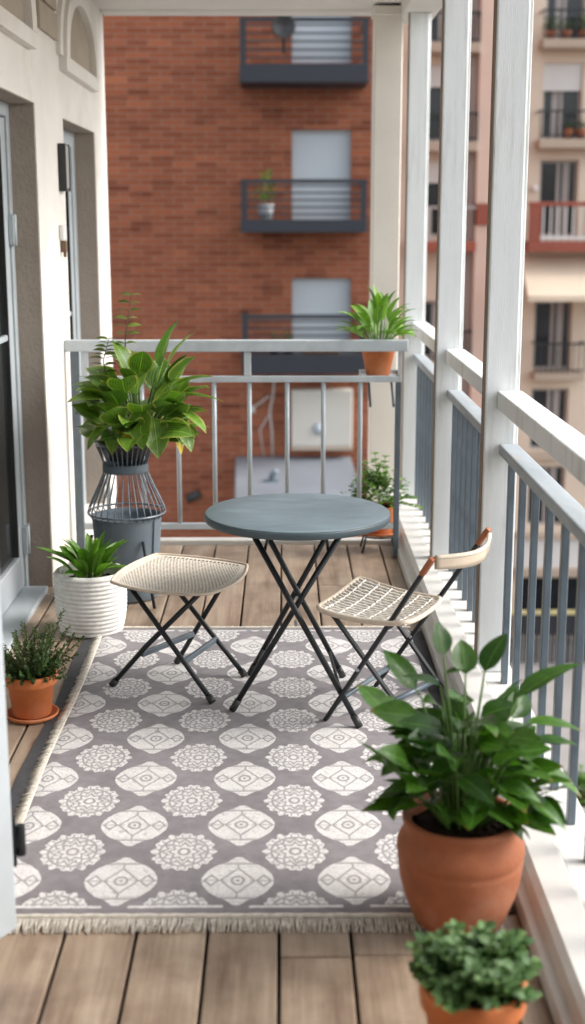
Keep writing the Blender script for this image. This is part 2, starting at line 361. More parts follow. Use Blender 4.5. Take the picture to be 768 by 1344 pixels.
# ------------------------------------------------------------------ mesh builder
class MB:
    def __init__(s): s.v = []; s.f = []; s.uv = []; s.sm = []
    def face(s, idx, uv=None, smooth=False):
        s.f.append(idx); s.uv.append(uv or [(0, 0)] * len(idx)); s.sm.append(smooth)
    def hexa(s, p):
        b = len(s.v); s.v += [V(q) for q in p]
        for q in ((0, 3, 2, 1), (4, 5, 6, 7), (0, 1, 5, 4), (1, 2, 6, 5), (2, 3, 7, 6), (3, 0, 4, 7)):
            s.face([b + i for i in q])
        return s
    def box(s, x0, x1, y0, y1, z0, z1):
        return s.hexa([(x0, y0, z0), (x1, y0, z0), (x1, y1, z0), (x0, y1, z0), (x0, y0, z1), (x1, y0, z1), (x1, y1, z1), (x0, y1, z1)])
    def bar(s, a, b, w, h, up=(0, 0, 1)):
        a, b = V(a), V(b); d = (b - a).normalized(); sd = d.cross(V(up))
        if sd.length < 1e-4: sd = d.cross(V((0, 1, 0)))
        sd.normalize(); u = sd.cross(d)
        p = []
        for o in (a, b):
            for i, j in ((-1, -1), (1, -1), (1, 1), (-1, 1)): p.append(o + sd * (i * w / 2) + u * (j * h / 2))
        return s.hexa(p)
    def tube(s, pts, r, n=8, closed=False, cap=True):
        pts = [V(p) for p in pts]; k = len(pts)
        rr = r if isinstance(r, (list, tuple)) else [r] * k
        prev = None; b = len(s.v)
        for i, p in enumerate(pts):
            if closed: d = pts[(i + 1) % k] - pts[i - 1]
            else: d = pts[min(i + 1, k - 1)] - pts[max(i - 1, 0)]
            d.normalize()
            if prev is None:
                prev = d.cross(V((0, 0, 1)))
                if prev.length < 1e-3: prev = d.cross(V((1, 0, 0)))
            prev = (prev - d * prev.dot(d)).normalized(); q = d.cross(prev)
            for j in range(n):
                a = 2 * PI * j / n; s.v.append(p + (prev * math.cos(a) + q * math.sin(a)) * rr[i])
        for i in range(k if closed else k - 1):
            i2 = (i + 1) % k
            for j in range(n):
                j2 = (j + 1) % n
                s.face([b + i * n + j, b + i * n + j2, b + i2 * n + j2, b + i2 * n + j], smooth=True)
        if cap and not closed:
            s.face([b + j for j in range(n)][::-1]); s.face([b + (k - 1) * n + j for j in range(n)])
        return s
    def lathe(s, prof, c=(0, 0, 0), n=40, smooth=True, wob=0):
        b = len(s.v); k = len(prof)
        for i, (r, z) in enumerate(prof):
            for j in range(n):
                a = 2 * PI * j / n; q = r * (1 + wob * math.sin(3 * a + i))
                s.v.append(V((c[0] + q * math.cos(a), c[1] + q * math.sin(a), c[2] + z)))
        for i in range(k - 1):
            for j in range(n):
                j2 = (j + 1) % n
                s.face([b + i * n + j, b + i * n + j2, b + (i + 1) * n + j2, b + (i + 1) * n + j],
                       [(j / n, i / k), ((j + 1) / n, i / k), ((j + 1) / n, (i + 1) / k), (j / n, (i + 1) / k)], smooth)
        if prof[0][0] > 1e-5: s.face([b + j for j in range(n)][::-1])
        if prof[-1][0] > 1e-5: s.face([b + (k - 1) * n + j for j in range(n)])
        return s
    def grid(s, nu, nv, fn, smooth=True):
        b = len(s.v)
        for j in range(nv + 1):
            for i in range(nu + 1): s.v.append(V(fn(i / nu, j / nv)))
        for j in range(nv):
            for i in range(nu):
                q = [b + j * (nu + 1) + i, b + j * (nu + 1) + i + 1, b + (j + 1) * (nu + 1) + i + 1, b + (j + 1) * (nu + 1) + i]
                s.face(q, [(i / nu, j / nv), ((i + 1) / nu, j / nv), ((i + 1) / nu, (j + 1) / nv), (i / nu, (j + 1) / nv)], smooth)
        return s
    def leaf(s, base, d, L, W, bend=.8, n=6, cup=.25, kind='lance', roll=0, wavy=0):
        base = V(base); d = V(d).normalized()
        side = d.cross(V((0, 0, 1)))
        if side.length < .05: side = V((math.cos(roll * 7), math.sin(roll * 7), 0))
        side.normalize()
        if roll: side = Matrix.Rotation(roll, 3, d) @ side
        p = base.copy(); b = len(s.v); m = 4; ph = R.random() * 6
        sign = 1
        for i in range(n + 1):
            t = i / n
            if kind == 'ovate': w = W * .5 * (math.sin(PI * min(1, t ** .72)) ** .85) if 0 < t < 1 else W * .03
            elif kind == 'round': w = W * .5 * math.sin(PI * (t * .94 + .05)) ** .6
            else: w = W * .5 * (math.sin(PI * (t * .97 + .02) ** .85) ** .9)
            if t == 1: w = W * .012
            nrm = side.cross(d).normalized()
            for j in range(m + 1):
                q = j / m * 2 - 1
                s.v.append(p + side * (w * q) + nrm * (cup * w * abs(q) ** 1.3 + wavy * w * math.sin(ph + t * 9 + q * 2) * abs(q)))
            rot = Matrix.Rotation(-bend / n * (.5 + t), 3, side)
            d = rot @ d; p = p + d * (L / n)
        for i in range(n):
            for j in range(m):
                q = [b + i * (m + 1) + j, b + i * (m + 1) + j + 1, b + (i + 1) * (m + 1) + j + 1, b + (i + 1) * (m + 1) + j]
                s.face(q, [(j / m, i / n), ((j + 1) / m, i / n), ((j + 1) / m, (i + 1) / n), (j / m, (i + 1) / n)], True)
        return s
    def small(s, base, d, L, W):
        """a tiny folded leaf of four faces"""
        base = V(base); d = V(d).normalized(); side = d.cross(V((R.uniform(-.4, .4), R.uniform(-.4, .4), 1)))
        if side.length < .05: side = V((1, 0, 0))
        side.normalize(); up = side.cross(d); b = len(s.v)
        mid = base + d * L * .5 - up * W * .12; tip = base + d * L - up * L * .15
        s.v += [base, mid + side * W / 2 + up * W * .15, tip, mid - side * W / 2 + up * W * .15, mid]
        s.face([b, b + 1, b + 4], [(.5, 0), (1, .5), (.5, .5)], True); s.face([b + 1, b + 2, b + 4], [(1, .5), (.5, 1), (.5, .5)], True)
        s.face([b + 2, b + 3, b + 4], [(.5, 1), (0, .5), (.5, .5)], True); s.face([b + 3, b, b + 4], [(0, .5), (.5, 0), (.5, .5)], True)
        return s

ORG = {}
def build(name, mb, mat, parent=None, bevel=0, smooth_angle=None):
    off = ORG.get(parent.name, V((0, 0, 0))) if parent else V((0, 0, 0))
    me = bpy.data.meshes.new(name)
    me.from_pydata([tuple(p - off) for p in mb.v], [], mb.f)
    uvl = me.uv_layers.new(name='UVMap'); flat = []
    for u in mb.uv:
        for q in u: flat += [q[0], q[1]]
    uvl.data.foreach_set('uv', flat)
    me.polygons.foreach_set('use_smooth', mb.sm)
    me.materials.append(mat); me.update()
    o = bpy.data.objects.new(name, me); col.objects.link(o)
    if parent: o.parent = parent; ORG[o.name] = off
    else: ORG[o.name] = V((0, 0, 0))
    if bevel:
        md = o.modifiers.new('bevel', 'BEVEL'); md.width = bevel; md.segments = 2; md.limit_method = 'ANGLE'; md.angle_limit = math.radians(50)
    return o
def thing(name, label, cat, loc, group=None):
    o = bpy.data.objects.new(name, None); col.objects.link(o); o.location = loc; o.empty_display_size = .1
    ORG[o.name] = V(loc); o['label'] = label; o['category'] = cat
    if group: o['group'] = group
    return o
def tag(o, label, cat, group=None, kind=None):
    if label: o['label'] = label
    if cat: o['category'] = cat
    if group: o['group'] = group
    if kind: o['kind'] = kind
    return o
def struct(name, mb, mat, bevel=0):
    o = build(name, mb, mat, None, bevel); o['kind'] = 'structure'; return o
def dup_part(o, dx=0, dy=0, dz=0):
    c = o.copy(); col.objects.link(c); c.location = o.location + V((dx, dy, dz)); ORG[c.name] = ORG[o.name]; return c
def copy_thing(o, loc, label):
    r = o.copy(); col.objects.link(r); r.location = loc; r['label'] = label
    for ch in o.children:
        c = ch.copy(); col.objects.link(c); c.parent = r
        for g in ch.children:
            d = g.copy(); col.objects.link(d); d.parent = c
    return r
def wall_cells(mb, axis, a0, a1, z0, z1, t0, t1, holes):
    """a wall slab with rectangular openings; axis 'x' runs along x (thickness in y), 'y' runs along y (thickness in x)"""
    A = sorted({a0, a1, *[h[0] for h in holes], *[h[1] for h in holes]}); Z = sorted({z0, z1, *[h[2] for h in holes], *[h[3] for h in holes]})
    A = [a for a in A if a0 <= a <= a1]; Z = [z for z in Z if z0 <= z <= z1]
    solid = lambda i, k: 0 <= i < len(A) - 1 and 0 <= k < len(Z) - 1 and not any(h[0] < (A[i] + A[i + 1]) / 2 < h[1] and h[2] < (Z[k] + Z[k + 1]) / 2 < h[3] for h in holes)
    P = (lambda a, t, z: V((a, t, z))) if axis == 'x' else (lambda a, t, z: V((t, a, z)))
    def quad(*p):
        b = len(mb.v); mb.v += list(p); mb.face([b, b + 1, b + 2, b + 3])
    for i in range(len(A) - 1):
        for k in range(len(Z) - 1):
            if not solid(i, k): continue
            a, b_, z, w = A[i], A[i + 1], Z[k], Z[k + 1]
            quad(P(a, t0, z), P(b_, t0, z), P(b_, t0, w), P(a, t0, w)); quad(P(a, t1, z), P(a, t1, w), P(b_, t1, w), P(b_, t1, z))
            if not solid(i - 1, k): quad(P(a, t0, z), P(a, t0, w), P(a, t1, w), P(a, t1, z))
            if not solid(i + 1, k): quad(P(b_, t0, z), P(b_, t1, z), P(b_, t1, w), P(b_, t0, w))
            if not solid(i, k - 1): quad(P(a, t0, z), P(a, t1, z), P(b_, t1, z), P(b_, t0, z))
            if not solid(i, k + 1): quad(P(a, t0, w), P(b_, t0, w), P(b_, t1, w), P(a, t1, w))
    return mb

# ------------------------------------------------------------------ setting: ground, road, floor, ceiling
GZ = -9.0
struct('ground', MB().grid(4, 4, lambda u, v: (-300 + 600 * u, -200 + 600 * v, GZ)), M['ground'])
struct('road', MB().grid(4, 4, lambda u, v: (2.2 + 98 * u, 12 + 12.5 * v, GZ + .004)), M['asphalt'])
struct('pavement', MB().box(2.2, 100, 24.5, 33, GZ - .1, GZ + .12), M['pavement'])

fl = MB()
x = -1.62; rp = random.Random(4)
while x < .60:
    w = .179; x1 = min(x + w - .0085, .60)
    y = -1.5 - rp.random() * 1.2
    while y < 7.12:
        y1 = y + rp.uniform(2.2, 3.4); ya, yb = max(y, -1.5), min(y1 - .005, 7.12)
        if x1 - x > .02 and yb - ya > .05:
            dz = rp.uniform(-.0015, .0015)
            fl.box(x, x1, ya, yb, -.028, dz)
        y = y1
    x += w
floor = struct('floor', fl, M['planks'], .004)
struct('floor_base', MB().box(-1.62, .86, -1.5, 7.25, -.26, -.03), surf('under_floor', (.02, .017, .015), .95))
struct('floor_edging', MB().box(-1.12, .62, 7.122, 7.20, -.029, .024), M['white_curb'], .004)
struct('ceiling', MB().box(-1.119, .70, -1.5, 8.62, 3.0, 3.2), M['ceiling'])
cb = MB(); cb.box(.70, .90, -1.5, 8.62, 2.915, 3.2); cb.box(-1.119, .90, 8.62, 8.80, 2.985, 3.22)
struct('ceiling_beam', cb, M['ceiling'], .008)

# stepped white curb under the side railing
cu = MB(); prof = [(.602, -.03), (.602, .048), (.628, .056), (.634, .088), (.652, .102), (.735, .102), (.738, .052), (.748, .052), (.750, .066), (.875, .062), (.875, -.25), (.61, -.25)]
ya, yb = -1.5, 8.3; b0 = len(cu.v)
for yy in (ya, yb):
    for (px_, pz_) in prof: cu.v.append(V((px_, yy, pz_)))
n = len(prof)
for i in range(n):
    j = (i + 1) % n; cu.face([i, i + n, j + n, j])
cu.face(list(range(n))); cu.face(list(range(n, 2 * n))[::-1])
cu_o = struct('curb', cu, M['white_curb'], .004)

# ------------------------------------------------------------------ left house wall
wl = thing('house_wall', 'cream stucco house wall with arched niches and door openings on the left', 'wall', (-1.12, 4, 0))
wm = MB(); wall_cells(wm, 'y', -1.5, 8.75, GZ, 6.0, -1.12, -1.55, [(3.2, 6.265, 0, 2.26), (7.05, 8.22, 0, 2.25)])
build('stucco_face', wm, M['stucco'], wl, .006)
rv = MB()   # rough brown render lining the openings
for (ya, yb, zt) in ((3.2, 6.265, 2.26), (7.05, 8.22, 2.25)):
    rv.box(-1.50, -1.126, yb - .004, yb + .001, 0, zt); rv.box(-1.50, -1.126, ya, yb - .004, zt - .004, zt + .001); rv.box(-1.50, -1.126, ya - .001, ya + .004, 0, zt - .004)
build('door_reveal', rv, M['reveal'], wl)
def arch_pts(cy, hw, zb, zt, n=28, k=1.0):
    pts = []
    for i in range(n + 1):
        a = PI * i / n; pts.append((cy - hw * math.cos(a), zb + (zt - zb) * math.sin(a) ** .85))
    return pts
for cy in (5.58, 7.60):
    hw, zb, zt = .49, 2.545, 2.86
    ins = arch_pts(cy, hw, zb, zt); outs = arch_pts(cy, hw + .105, zb, zt + .085)
    mo = MB()
    def strip(A, B, x0, x1):
        for i in range(len(A) - 1):
            (a0, b0), (a1, b1), (c0, d0), (c1, d1) = A[i], A[i + 1], B[i], B[i + 1]
            mo.hexa([(x0, a0, b0), (x0, a1, b1), (x0, c1, d1), (x0, c0, d0), (x1, a0, b0), (x1, a1, b1), (x1, c1, d1), (x1, c0, d0)])
    strip(ins, outs, -1.121, -1.078)
    strip(outs, arch_pts(cy, hw + .19, zb, zt + .118), -1.121, -1.097)
    mo.box(-1.121, -1.081, cy - hw - .105, cy + hw + .105, zb - .068, zb + .002)
    o = build('arch_moulding', mo, M['stucco'], wl)
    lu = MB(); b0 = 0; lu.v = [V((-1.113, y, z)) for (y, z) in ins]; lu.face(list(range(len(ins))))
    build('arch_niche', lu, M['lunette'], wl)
build('added_shade_pier', MB().box(.70, .899, -1.504, 1.75, .103, 2.912), M['stucco'], wl)  # unseen pier beside the camera, added to cut light from the right
build('added_shade_wall', MB().box(-1.60, .90, -1.75, -1.505, -.26, 3.2), M['stucco'], wl)  # unseen wall behind the camera, added to block sky light
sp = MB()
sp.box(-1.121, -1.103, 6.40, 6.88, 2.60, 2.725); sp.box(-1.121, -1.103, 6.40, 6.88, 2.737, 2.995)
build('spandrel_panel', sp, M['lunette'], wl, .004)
def glazed_door(name_label, ya, yb, xx, z0, z1, rail_z, parent):
    dr = MB(); w = .085
    dr.box(xx - .05, xx, ya, ya + w, z0, z1); dr.box(xx - .05, xx, yb - w, yb, z0, z1)
    dr.box(xx - .05, xx, ya + w, yb - w, z1 - w, z1); dr.box(xx - .05, xx, ya + w, yb - w, z0, z0 + .16)
    dr.box(xx - .035, xx - .008, ya + w, yb - w, rail_z - .014, rail_z + .014)
    d = build('door', dr, M['alu'], parent, .006); d['label'] = name_label
    gk = MB()
    for (y0, y1) in ((ya + w, ya + w + .012), (yb - w - .012, yb - w)): gk.box(xx - .045, xx - .004, y0, y1, z0 + .16, z1 - w)
    build('gasket', gk, M['lamp_black'], d)
    gl = MB().box(xx - .030, xx - .022, ya + w, yb - w, z0 + .16, z1 - w); build('pane', gl, M['glass'], d)
    return d
fr = MB(); fr.box(-1.31, -1.235, 6.20, 6.262, 0, 2.255); fr.box(-1.31, -1.235, 3.21, 6.20, 2.195, 2.255)
build('door_frame', fr, M['alu'], wl, .005)
d1 = glazed_door('pale grey glazed door standing in the nearer opening', 5.25, 6.195, -1.245, .03, 2.19, 1.22, wl)
glazed_door('pale grey glazed door leaf beside the open one', 4.30, 5.245, -1.247, .03, 2.19, 1.22, wl)
for z in (1.70, .255):
    h = MB(); h.box(-1.243, -1.222, 6.175, 6.262, z - .065, z + .065); h.tube([(-1.222, 6.20, z - .07), (-1.222, 6.20, z + .07)], .011, 8); build('hinge', h, M['alu'], d1)
fr2 = MB(); fr2.box(-1.30, -1.24, 8.10, 8.215, 0, 2.245); fr2.box(-1.30, -1.24, 7.06, 8.10, 2.16, 2.245)
build('door_frame', fr2, M['alu'], wl, .005)
glazed_door('pale grey glazed door in the farther opening', 7.06, 8.09, -1.25, .03, 2.15, 1.2, wl)
cr = MB().grid(160, 1, lambda u, v: (-1.46 + .02 * math.sin(u * 160), 3.25 + 4.9 * u, .05 + 2.2 * v)); build('curtain', cr, M['curtain'], wl)
build('door_sill', MB().box(-1.47, -1.135, 3.3, 6.195, -.027, .026), M['alu'], wl, .004)
build('interior', MB().box(-4.0, -3.9, -1.5, 8.75, -.2, 3), M['room'], wl)

# open leaf beside the camera
ol = thing('open_door_leaf', 'pale blue grey door leaf standing open at the near left edge', 'door', (-.68, 2.97, .05))
def leaf_box(t0, t1, z0, z1, thk=.05):
    a, b = V((-.675, 2.99, 0)), V((-1.09, 2.30, 0)); d = b - a; p0, p1 = a + d * t0, a + d * t1
    return MB().bar((p0.x, p0.y, (z0 + z1) / 2), (p1.x, p1.y, (z0 + z1) / 2), thk, z1 - z0)
f_ = MB()
for q in ((0, .13, .05, 2.2), (.87, 1, .05, 2.2), (.13, .87, .05, .2), (.13, .87, 2.08, 2.2)):
    m_ = leaf_box(*q); b0 = len(f_.v); f_.v += m_.v
    for k, fc in enumerate(m_.f): f_.face([i + b0 for i in fc])
build('leaf_frame', f_, M['alu'], ol, .006)
build('pane', leaf_box(.13, .87, .2, 2.08, .012), M['glass'], ol)
h = MB(); h.box(-.684, -.655, 3.005, 3.018, .20, .33); h.tube([(-.645, 3.02, .225), (-.645, 3.02, .305)], .012, 8); h.box(-.655, -.64, 3.008, 3.02, .25, .28)
build('latch', h, M['black_metal'], ol, .002)

# wall lamp and socket
lm = thing('wall_lamp', 'slim black wall lamp with frosted front beside the farther door', 'wall lamp', (-1.12, 6.92, 2.0))
build('housing', MB().box(-1.119, -1.110, 6.85, 6.985, 1.885, 2.115).box(-1.110, -1.080, 6.85, 6.862, 1.885, 2.115).box(-1.110, -1.080, 6.973, 6.985, 1.885, 2.115).box(-1.110, -1.080, 6.862, 6.973, 1.885, 1.897), M['lamp_black'], lm, .002)
build('diffuser', MB().box(-1.109, -1.084, 6.8625, 6.9725, 1.898, 2.11), M['lamp_glass'], lm, .006)
sk = thing('wall_socket', 'small white wall socket with brown plug below the wall lamp', 'wall socket', (-1.12, 6.85, 1.62))
build('faceplate', MB().box(-1.119, -1.095, 6.80, 6.90, 1.645, 1.72), M['white_plastic'], sk, .006)
build('plug', MB().box(-1.119, -1.09, 6.83, 6.875, 1.585, 1.642).tube([(-1.10, 6.85, 1.60), (-1.10, 6.85, 1.56)], .008, 8), M['brown_plug'], sk, .006)

# ------------------------------------------------------------------ posts and column
def post(y, label):
    o = thing('wooden_post', label, 'post', (.79, y, .06), 'white posts along the side railing')
    build('shaft', MB().box(.7335, .848, y, y + .062, .063, 2.916), M['white_wood'], o, .007)
    build('trim_strip', MB().box(.8485, .860, y + .012, y + .05, .063, 2.916), M['white_wood'], o, .003)
    build('painted_shade_side', MB().box(.7290, .733, y + .006, y + .058, .105, 2.914), M['shade_side'], o, .001)  # thin brown skin, paints shade onto the post's unlit left face
    build('foot_block', MB().box(.728, .8475, y - .003, y + .065, .1025, .112), M['white_wood'], o, .002)
    return o
post(4.82, 'wide white wooden post nearest the camera, behind the woven chair back')
post(6.40, 'white wooden post in the middle, between the other two posts')
post(8.13, 'white wooden post farthest off, next to the pot on the shelf')
co = thing('corner_column', 'cream square column at the far corner right of the brick building', 'column', (.62, 8.42, GZ))
build('shaft', MB().box(.545, .715, 8.36, 8.53, GZ, 2.985), M['cream_post'], co, .008)
build('capital', MB().box(.535, .725, 8.35, 8.54, 2.93, 2.984), M['cream_post'], co, .006)

# side railings
def side_rail(y0, y1, n, label):
    o = thing('side_railing', label, 'railing', (.81, (y0 + y1) / 2, .06), 'railing bays along the right side')
    build('top_rail', MB().box(.777, .868, y0, y1, 1.072, 1.14), M['white_wood'], o, .006)
    build('lower_rail', MB().box(.788, .858, y0, y1, .905, .945), M['peel'], o, .006)
    st = (y1 - y0) / n
    b = build('baluster', MB().box(.806, .829, y0 + st * .5 - .015, y0 + st * .5 + .015, .064, .906), M['bar_blue'], o, .003)
    for k in range(1, n): dup_part(b, 0, st * k, 0)
    return o
side_rail(1.76, 4.818, 13, 'grey and white railing bay nearest the camera, behind the large terracotta pot')
side_rail(4.884, 6.398, 9, 'grey and white railing bay behind the folding chair, between two posts')
side_rail(6.464, 8.128, 10, 'grey and white railing bay farthest off, between the last two posts')

# end railing
er = thing('end_railing', 'pale grey metal railing across the far end of the balcony', 'railing', (-.25, 6.85, 0))
build('top_rail', MB().box(-1.118, .637, 6.825, 6.875, 1.086, 1.145), M['rail_blue'], er, .005)
build('mid_rail', MB().box(-1.05, .606, 6.835, 6.865, .928, .960), M['rail_blue'], er, .004)
build('bottom_rail', MB().box(-1.05, .576, 6.835, 6.865, .152, .185), M['rail_blue'], er, .004)
build('end_post', MB().box(-1.092, -1.05, 6.83, 6.87, 0, 1.085), M['bar_blue'], er, .004)
build('end_post', MB().box(.577, .607, 6.835, 6.866, 0, .927), M['bar_blue'], er, .004)
for xx in (-.185, -1.02): build('connector', MB().box(xx - .018, xx + .018, 6.836, 6.864, .961, 1.085), M['rail_blue'], er, .003)
b = build('baluster', MB().tube([(-.918, 6.85, .186), (-.918, 6.85, .927)], .0125, 10), M['baluster'], er)
for xx in (-.732, -.546, -.359, -.177, .018, .205, .396): dup_part(b, xx + .918)
tr = MB(); tr.box(.40, .61, 6.868, 7.09, .938, .946); tr.box(.40, .406, 6.868, 7.09, .946, .966); tr.box(.604, .61, 6.868, 7.09, .946, .966); tr.box(.406, .604, 7.084, 7.09, .946, .966)
build('pot_shelf', tr, M['rail_blue'], er, .002)
for a_, b_ in (((.45, 7.07, .93), (.45, 6.866, .80)), ((.57, 7.07, .93), (.57, 6.866, .80))): build('bracket', MB().bar(a_, b_, .012, .012), M['bar_blue'], er)
build('connector', MB().box(.587, .605, 6.84, 6.86, .961, 1.085), M['rail_blue'], er, .002)

# ------------------------------------------------------------------ rug, pad
ru = thing('patterned_rug', 'grey rug with white medallion pattern and cream fringe on the wooden floor', 'rug', (-.775, 3.10, .004))
rw, rl = 1.32, 2.46
def rugpt(u, v):
    x_ = u * rw + .004 * math.sin(v * 11) * (1 - u)
    y_ = v * rl + .004 * math.sin(u * 23)
    return (-.775 + x_, 3.10 + y_, .0135 + .0012 * math.sin(u * 19 + v * 7) * math.sin(v * 23) + (-.006 if u in (0, 1) or v in (0, 1) else 0))
build('pile', MB().grid(66, 120, rugpt), M['rug'], ru)
def fringe(p0, p1, out, n, L, lift, name='fringe'):
    mb = MB(); p0, p1, out = V(p0), V(p1), V(out); rr = random.Random(int(n))
    along = (p1 - p0) / n
    for i in range(n):
        base = p0 + along * (i + rr.uniform(-.3, .3)); l = L * rr.uniform(.86, 1.05)
        tip = base + out * l + along * rr.gauss(0, 1.0) + V((0, 0, -lift * .7)); midp = base + out * l * .5 + along * rr.uniform(-.5, .5) + V((0, 0, rr.uniform(0, .003)))
        rad = along.length * .36
        mb.tube([base + V((0, 0, lift)), midp + V((0, 0, lift * .8)), tip + V((0, 0, lift))], [rad, rad * 1.1, rad * .7], 5)
    return mb
nf = fringe((-.79, 3.103, .001), (.55, 3.103, .001), (0, -1, 0), 300, .070, .010)
nf.tube([(-.79 + 1.34 * i / 60, 3.103, .012 + .001 * math.sin(i * 2)) for i in range(61)], .007, 8)
build('near_fringe', nf, M['fringe'], ru)
ff = fringe((-.79, 5.557, .001), (.55, 5.557, .001), (0, 1, 0), 300, .050, .010)
ff.tube([(-.79 + 1.34 * i / 60, 5.557, .012) for i in range(61)], .006, 8); build('far_fringe', ff, M['fringe'], ru)
sf = MB(); rr = random.Random(8)
for i in range(520):
    v_ = i / 520; x_ = -.775 + .004 * math.sin(v_ * 11); y_ = 3.10 + v_ * rl
    e_ = rr.uniform(-.008, .006); j = rr.uniform(-.006, .006)
    sf.tube([(x_ + .004, y_, .0125), (x_ - .010, y_ + j * .4, .0135 + rr.uniform(-.001, .0015)), (x_ - .029 + e_, y_ + j, .0075)], [.0022, .0026, .0014], 4)
sf.tube([(-.775 + .004 * math.sin(i / 120 * 11), 3.10 + rl * i / 120, .0125 + .0008 * math.sin(i * 2.2)) for i in range(121)], .003, 6)
build('side_fringe', sf, M['fringe'], ru)
pd = MB().grid(30, 60, lambda u, v: (-.850 + 1.448 * u + .006 * math.sin(v * 13) * (1 - u), 3.13 + 2.40 * v, .0048))
tag(build('rug_pad', pd, M['pad']), 'dark grey felt underlay showing along the left edge of the rug', 'rug pad')
FZ = .0138

# ------------------------------------------------------------------ table
T = V((.049, 4.692, 0)); tb = thing('bistro_table', 'round slate grey bistro table with crossed black legs on the rug', 'table', T)
tp = MB().lathe([(.0, .7205), (.10, .7205), (.20, .7205), (.328, .7205), (.333, .717)], T, 72)
build('tabletop', tp, M['table_top'], tb)
build('table_edge', MB().lathe([(.3335, .7165), (.335, .712), (.335, .697), (.331, .691), (.0, .691)], T, 72), M['table_edge'], tb)
legs = [((-.187, 4.548), (.215, 4.56)), ((.264, 4.384), (-.125, 4.59)), ((.228, 4.912), (-.105, 4.80)), ((-.133, 4.941), (.205, 4.80))]
for (fx, fy), (tx, ty) in legs:
    a, b_ = V((fx, fy, FZ + .004)), V((tx, ty, .691)); d = (b_ - a).normalized()
    l = build('leg', MB().tube([a, b_], .0105, 12), M['black_metal'], tb)
    build('foot_cap', MB().tube([a - d * .002, a + d * .045], .013, 12), M['lamp_black'], l)
def at_leg(i, t): (fx, fy), (tx, ty) = legs[i]; return V((fx, fy, FZ)).lerp(V((tx, ty, .691)), t)
for i, j, t in ((1, 2, .16), (0, 3, .16), (0, 3, .86), (1, 2, .86)): build('stretcher', MB().tube([at_leg(i, t), at_leg(j, t)], .006, 8), M['black_metal'], tb)

for i, j in ((0, 1), (2, 3)):
    c_ = (at_leg(i, .5) + at_leg(j, .5)) / 2
    build('pivot_bolt', MB().tube([c_ + V((.0, -.02, 0)), c_ + V((.0, .02, 0))], .006, 10), M['alu'], tb)
# ------------------------------------------------------------------ stool
S = V((-.392, 4.905, 0)); st = thing('folding_stool', 'woven rattan folding stool with crossed black legs, left of the table', 'stool', S)
ang = math.radians(-20)
def squ(u, v):
    a, b_ = u * 2 - 1, v * 2 - 1
    x_ = a * math.sqrt(1 - b_ * b_ * .30); y_ = b_ * math.sqrt(1 - a * a * .30); return x_, y_
def seatpt(u, v, dz=0, k=.232):
    x_, y_ = squ(u, v); e = max(abs(u * 2 - 1), abs(v * 2 - 1))
    z_ = .417 + .022 * (x_ * x_ + y_ * y_) * .55 + .008 * y_ + .006 * (-x_) - (.003 * max(0, e - .95) / .05)
    X_, Y_ = x_ * k, y_ * k
    return (S.x + X_ * math.cos(ang) - Y_ * math.sin(ang), S.y + X_ * math.sin(ang) + Y_ * math.cos(ang), z_ + dz)
build('seat', MB().grid(40, 40, seatpt), M['weave'], st)
build('seat_underside', MB().grid(20, 20, lambda u, v: seatpt(1 - u, v, -.005, .228)), M['rattan_rim'], st)
rim = []
for i in range(80):
    t = i / 20; s_ = int(t); q = t - s_
    u, v = [(q, 0), (1, q), (1 - q, 1), (0, 1 - q)][s_]; rim.append(V(seatpt(u, v, .002)))
build('seat_rim', MB().tube(rim, .0062, 8, closed=True), M['rattan_rim'], st)
sl = [((-.655, 4.815), (-.30, 4.735)), ((-.26, 4.626), (-.585, 4.83)), ((-.429, 5.078), (-.21, 4.985)), ((-.15, 4.914), (-.49, 5.075))]
for (fx, fy), (tx, ty) in sl:
    a, b_ = V((fx, fy, FZ + .004)), V((tx, ty, .412))
    kn = a.lerp(b_, .38) + V((0, 0, .012 if fx == -.655 else 0))
    l = build('leg', MB().tube([a, kn, b_], .0098, 12), M['black_metal'], st)
    build('foot_cap', MB().tube([a, a + (kn - a).normalized() * .03], .014, 12), M['lamp_black'], l)
def at_s(i, t): (fx, fy), (tx, ty) = sl[i]; return V((fx, fy, FZ)).lerp(V((tx, ty, .412)), t)
build('stretcher', MB().bar(at_s(0, .34), at_s(2, .34), .014, .022), M['bar_blue'], st, .003)
build('stretcher', MB().bar(at_s(1, .34), at_s(3, .34), .014, .022), M['bar_blue'], st, .003)
for i in (0, 1): build('seat_bar', MB().tube([at_s(i, .985), at_s(i + 2, .985)], .010, 8), M['black_metal'], st)

# ------------------------------------------------------------------ chair
ch = thing('folding_chair', 'folding chair with woven cream seat and black legs, right of the table', 'chair', (.36, 4.5, 0))
c00, c01, c11, c10 = V((.103, 4.425, 0)), V((.282, 4.845, 0)), V((.565, 4.53, 0)), V((.402, 4.225, 0))
def cseat(u, v, dz=0):   # u: front to back, v: near to far side
    p = c00.lerp(c10, u).lerp(c01.lerp(c11, u), v)
    z_ = .427 - .010 * math.sin(PI * v) + .012 * (2 * u - 1) ** 2 - .004 + (.010 if u > .5 else 0) * (u - .5)
    return V((p.x, p.y, z_ + dz))
rimp = []
for i in range(64):
    t = i / 16; s_ = int(t); q = t - s_
    u, v = [(q, 0), (1, q), (1 - q, 1), (0, 1 - q)][s_]
    e = cseat(u, v); c_ = cseat(.5, .5); corner = (abs(2 * u - 1) * abs(2 * v - 1)) ** 6
    rimp.append(e.lerp(V((c_.x, c_.y, e.z)), .07 * corner))
seat = build('seat', MB().grid(16, 16, lambda u, v: cseat(.03 + .94 * u, .03 + .94 * v, -.007)), M['rattan_back'], ch)
build('seat_rim', MB().tube(rimp, .0095, 8, closed=True), M['rattan_rim'], seat)
cd = MB(); ncord = 15
